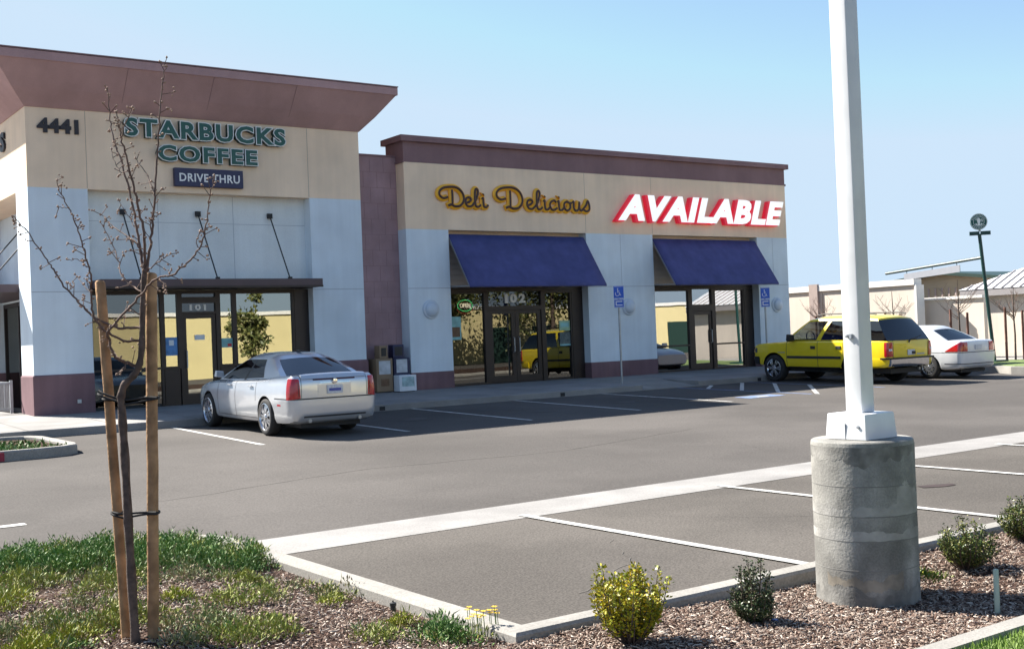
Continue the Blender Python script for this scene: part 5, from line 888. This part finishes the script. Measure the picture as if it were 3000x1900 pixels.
# ------------------------------------------------------------------ far right: storage walls, roofs, sign pole, staked trees
G3 = .30
t = thing('storage_wall', 'long pale beige wall with white coping and a grey pilaster behind the yellow vehicle', 'wall', (36.5, 26, G3))
part(t, 'wall_face', 'far_wall', (36.5, 36.8, 25.95, 44, G3-.2, 3.08)); part(t, 'coping', 'far_trim', (36.42, 36.88, 25.93, 44, 3.081, 3.30)); part(t, 'pilaster', 'far_pilaster', (36.38, 36.499, 30.3, 30.72, G3-.2, 3.36)); part(t, 'corner_trim', 'far_trim', (36.44, 36.9, 25.85, 25.929, G3-.2, 3.08))
t = thing('boundary_wall', 'lower beige wall with a white coping below the green-edged roof', 'wall', (37.4, 20, G3))
part(t, 'wall_face', 'far_wall', (37.3, 37.5, 23.75, 26.4, G3-.2, 2.50)); part(t, 'coping', 'far_trim', (37.22, 37.58, 23.75, 26.4, 2.501, 2.60))
t = thing('metal_shed', 'metal shed with tan ribbed gable and dark green roof edge', 'shed', (43, 27, G3))
gb_ = [(24.2, .2), (34, .2), (34, 3.16), (29.2, 3.66), (24.2, 3.02)]
mb = MB(); mb.prism_yz(gb_, 43, 50); gw = mb.build('gable_wall', 'far_siding', t)
bars(gw, 'wall_rib', 'far_siding', [(42.96, 42.999, 1, 2)], 0, 1).data  # replaced below
bpy.data.objects.remove(gw.children[0])
mb = MB()
for i in range(30): y = 24.4+.32*i; mb.box(42.955, 42.999, y, y+.07, .3, 3.0+.1*max(0, min(1, (y-24.2)/5)))
mb.build('wall_rib', 'far_pilaster', gw)
mb = MB(); mb.prism_yz([(23.9, 3.0), (29.2, 3.66), (34.2, 3.14), (34.2, 3.25), (29.2, 3.79), (23.9, 3.13)], 42.6, 50.4); mb.build('roof', 'far_green', t)
t = thing('roofed_store', 'beige storage building with a white ribbed metal roof at the right edge', 'building', (40, 20, G3))
part(t, 'wall_face', 'far_wall', (40.0, 52, 12, 26.0, G3-.2, 2.60)); part(t, 'roof_fascia', 'far_fascia', (39.7, 52, 11.9, 26.25, 2.601, 2.86))
mb = MB(); mb.add([(39.68, 26.3, 2.865), (39.68, 11.8, 2.865), (46, 11.8, 5.6), (46, 20.3, 5.6), (52.3, 26.3, 2.865), (52.3, 11.8, 2.865)], [(0, 1, 2, 3), (0, 3, 4), (4, 3, 2, 5), (1, 5, 2), (0, 4, 5, 1)]); rf = mb.build('roof', 'far_roof', t, fix=False)
mb = MB(); P0, P1_, P2_, P3_ = Vector((39.68, 26.3, 2.865)), Vector((39.68, 11.8, 2.865)), Vector((46, 20.3, 5.6)), Vector((46, 11.8, 5.6))
for i in range(1, 40):
    y = 26.3-.36*i; tt = min(1, (26.3-y)/6.0); b = Vector((39.68+6.32*tt, y, 2.865+2.735*tt)); mb.tube([(39.68, y, 2.88), (b.x, y, b.z+.015)], .035, 4)
mb.build('roof_rib', 'far_fascia', rf)
S('far_bed', MB().box(35.2, 37.2, 14, 26, .2, .36), 'soil'); S('far_kerb', MB().prism_xy([(30.5, 17.4), (36.5, 12.8), (39.9, 14), (39.9, 25), (35.2, 26), (33.5, 23.5), (30.4, 18.6)], .0, .385), 'concrete_pale'); S('far_lawn', MB().prism_xy([(30.75, 17.6), (36.5, 13.2), (37.8, 14), (34.8, 22), (33.6, 22.6), (30.75, 18.7)], .1, .40), 'lawn')
t = thing('pole_sign', 'tall dark pole with a round emblem sign and a slanting clearance bar', 'sign', (33.62, 21.1, .40))
mb = MB(); mb.tube([(33.61, 21.1, .38), (33.31, 21.25, 4.42)], .055, 12); mb.build('pole', 'sign_green_dark', t, smooth=40); part(t, 'base_plate', 'sign_green_dark', (33.25, 33.97, 20.85, 21.35, .39, .45))
ey = Vector((-.79, -.61, 0)); ex = Vector((.61, -.79, 0)); cs = Vector((33.30, 21.25, 4.80))
def disc(mbx, r0, r1, off, c0=cs, n=28, a0=0, a1=6.2832):
    k0 = len(mbx.v)
    for i in range(n+1):
        a = a0+(a1-a0)*i/n
        for r in (r0, r1): mbx.v.append(tuple(c0+ex*r*math.cos(a)+up*r*math.sin(a)+ey*off))
    for i in range(n): mbx.f.append((k0+2*i, k0+2*i+2, k0+2*i+3, k0+2*i+1))
mb = MB(); mb.tube([tuple(cs-ey*.05), tuple(cs+ey*.05)], .255, 28); sd = mb.build('round_sign', 'sign_green', t, smooth=40)
mb = MB(); disc(mb, .155, .165, .052); disc(mb, .235, .25, .052)
for q in range(12): a = math.pi*(.12+.76*q/11); disc(mb, .18, .215, .053, a0=a-.035, a1=a+.035, n=2)
for q in range(8): a = -math.pi*(.2+.6*q/7); disc(mb, .18, .215, .053, a0=a-.045, a1=a+.045, n=2)
mb2 = [(-.05, .02), (-.04, .09), (0, .13), (.04, .09), (.05, .02), (.03, -.06), (.055, -.13), (-.055, -.13), (-.03, -.06)]
mb.add([tuple(cs+ex*x+up*z+ey*.053) for x, z in mb2], [tuple(range(9))])
for sg in (-1, 1):
    for k in range(3): disc(mb, .065+.025*k, .077+.025*k, .053, a0=(math.pi/2-.9*sg)-.75, a1=(math.pi/2-.9*sg)+.55-.4, n=6)
    disc(mb, .09, .135, .053, a0=-math.pi/2+sg*.75-.25, a1=-math.pi/2+sg*.75+.25, n=5)
mb.build('emblem', 'sign_white', sd, fix=False)
mb = MB(); c0 = Vector((33.33, 21.24, 4.44))
for a in (-.31, .31):
    mb.hexa([tuple(c0+ex*(a-.0)*0+ex*(a*.05)+ey*.04+up*-.06), tuple(c0+ex*a+ey*.04+up*-.06), tuple(c0+ex*a-ey*.04+up*-.06), tuple(c0+ex*(a*.05)-ey*.04+up*-.06)], [tuple(c0+ex*(a*.05)+ey*.04+up*.06), tuple(c0+ex*a+ey*.04+up*.06), tuple(c0+ex*a-ey*.04+up*.06), tuple(c0+ex*(a*.05)-ey*.04+up*.06)])
mb.build('arrow_panel', 'sign_green_dark', t); mb = MB(); mb.tube([tuple(c0+up*.06), tuple(cs-up*.2)], .035, 8); mb.build('sign_neck', 'galv', t)
mb = MB(); a, b = Vector((33.37, 21.22, 3.68)), Vector((33.69, 25.07, 3.43)); mb.tube([tuple(a), tuple(b)], .05, 8); mb.build('clearance_bar', 'sign_green_dark', t)
c1, c2 = a.lerp(b, .22), a.lerp(b, .80); mb = MB(); n_ = Vector((1, 0, 0))*.015
mb.hexa([tuple(c1-n_-up*.34), tuple(c1+n_-up*.34), tuple(c2+n_-up*.32), tuple(c2-n_-up*.32)], [tuple(c1-n_-up*.12), tuple(c1+n_-up*.12), tuple(c2+n_-up*.12), tuple(c2-n_-up*.12)]); mb.build('hanging_panel', 'banner', t)
mb = MB()
for f in (.25, .5, .77): q = a.lerp(b, f); mb.tube([tuple(q), tuple(q-up*.13)], .012, 6)
mb.build('hanger', 'sign_green_dark', t)
# young staked trees along the far wall: one built, the rest copied
def far_tree(x, y):
    rs = random.Random(3); t = thing('young_tree', 'x', 'tree', (0, 0, 0), group='bare staked trees along the far beige wall')
    mb = MB(); mb.tube([(0, 0, 0), (.02, .01, .9), (-.01, 0, 1.6), (.02, 0, 2.6)], [.035, .03, .024, .008], 8); mb.build('trunk', 'bark', t, smooth=50, world=False)
    for i in range(14):
        a = rs.uniform(0, 6.28); z = rs.uniform(1.25, 1.9); l = rs.uniform(.5, .95); p = (0, 0, z); q = (math.cos(a)*l*.5, math.sin(a)*l*.5, z+l*.35); r = (math.cos(a)*l*.9, math.sin(a)*l*.9, z+l*.75)
        mb = MB(); mb.tube([p, q, r], [.011, .008, .004], 5)
        for k in range(3): f = rs.uniform(.4, .9); s0 = Vector(p).lerp(Vector(r), f); mb.tube([tuple(s0), tuple(s0+Vector((rs.uniform(-.2, .2), rs.uniform(-.2, .2), rs.uniform(.1, .3))))], [.005, .003], 4)
        mb.build('branch', 'twig', t, world=False)
    return t
ft0 = far_tree(0, 0); stk = MB().tube([(0, 0, -.1), (0, 0, 1.75)], .042, 8).build('tree_stake', 'far_stake', smooth=50)
tag(stk, 'x', 'stake', 'stakes beside the far young trees')
spots = [(29.9+5.2, 29.0, 'bare young tree behind the bonnet and windscreen of the yellow vehicle'), (34.3, 25.3, 'bare young tree rising above the roof of the yellow vehicle'), (34.75, 23.05, 'bare young tree behind the boot of the white car'), (35.6, 21.6, 'bare young tree at the far right beyond the sign pole')]
for i, (x, y, lab) in enumerate(spots):
    r = ft0 if i == 0 else ft0.copy(); kids = list(ft0.children)
    if i:
        col.objects.link(r)
        for ch in kids: q = ch.copy(); col.objects.link(q); q.parent = r
    r.location = (x, y, .36); r.rotation_euler = (0, 0, i*1.9); r['label'] = lab; r.scale = (1, 1, (1, .95, 1.05, .95)[i])
    for j, sg in enumerate((-1, 1)):
        s2 = stk if (i == 0 and j == 0) else stk.copy()
        if not (i == 0 and j == 0): col.objects.link(s2)
        s2.location = (x+sg*.17, y-sg*.20, .36); s2['label'] = ('stake left of the ' if sg < 0 else 'stake right of the ')+lab; s2.scale = (1, 1, (1.0 if sg < 0 else .93))
# ------------------------------------------------------------------ what the shop windows mirror: storage rows and trees across the lot
t = thing('storage_row', 'long tan storage row across the lot that the shop windows mirror', 'building', (50, -16, 0)); part(t, 'wall_face', 'tan_wall', (20, 130, -22, -15, -.2, 3.75)); part(t, 'coping', 'far_trim', (19.9, 130.1, -22.1, -14.9, 3.76, 3.98)); part(t, 'roll_door', 'far_green', *[(46+4.4*i, 48.6+4.4*i, -14.998, -14.95, 0, 2.5) for i in range(18)])
def mirror_tree(label, x, y, h, r, n, seed):
    rs = np.random.default_rng(seed); t = thing('leafy_tree', label, 'tree', (x, y, 0)); mb = MB(); mb.tube([(x, y, -.2), (x+.1, y, h*.3), (x, y+.1, h*.75)], [.18*h/7, .14*h/7, .05], 10); mb.build('trunk', 'bark', t, smooth=50)
    C = []
    for i in range(16):
        c0 = np.array([x, y, h*.66])+rs.normal(size=3)*np.array([r*.5, r*.5, h*.16]); C.append(c0+rs.normal(size=(n//16, 3))*r*.22)
    C = np.concatenate(C); A = rs.normal(size=C.shape); A /= np.linalg.norm(A, axis=1)[:, None]; V, F = leaves(C, A, rs.uniform(.18, .34, len(C)), rs.uniform(.10, .2, len(C))); tag(npmesh('crown', V, F, 'leaf_tree', t), kind='stuff')
mirror_tree('tall leafy tree across the lot mirrored in the deli window', 47.5, -9, 8.2, 3.6, 9000, 1); mirror_tree('leafy tree across the lot mirrored beside the deli doors', 40.5, -11, 7.5, 3.2, 8000, 2); mirror_tree('small leafy tree across the lot mirrored in the left shop window', 26.6, -10, 4.3, .9, 2500, 3)
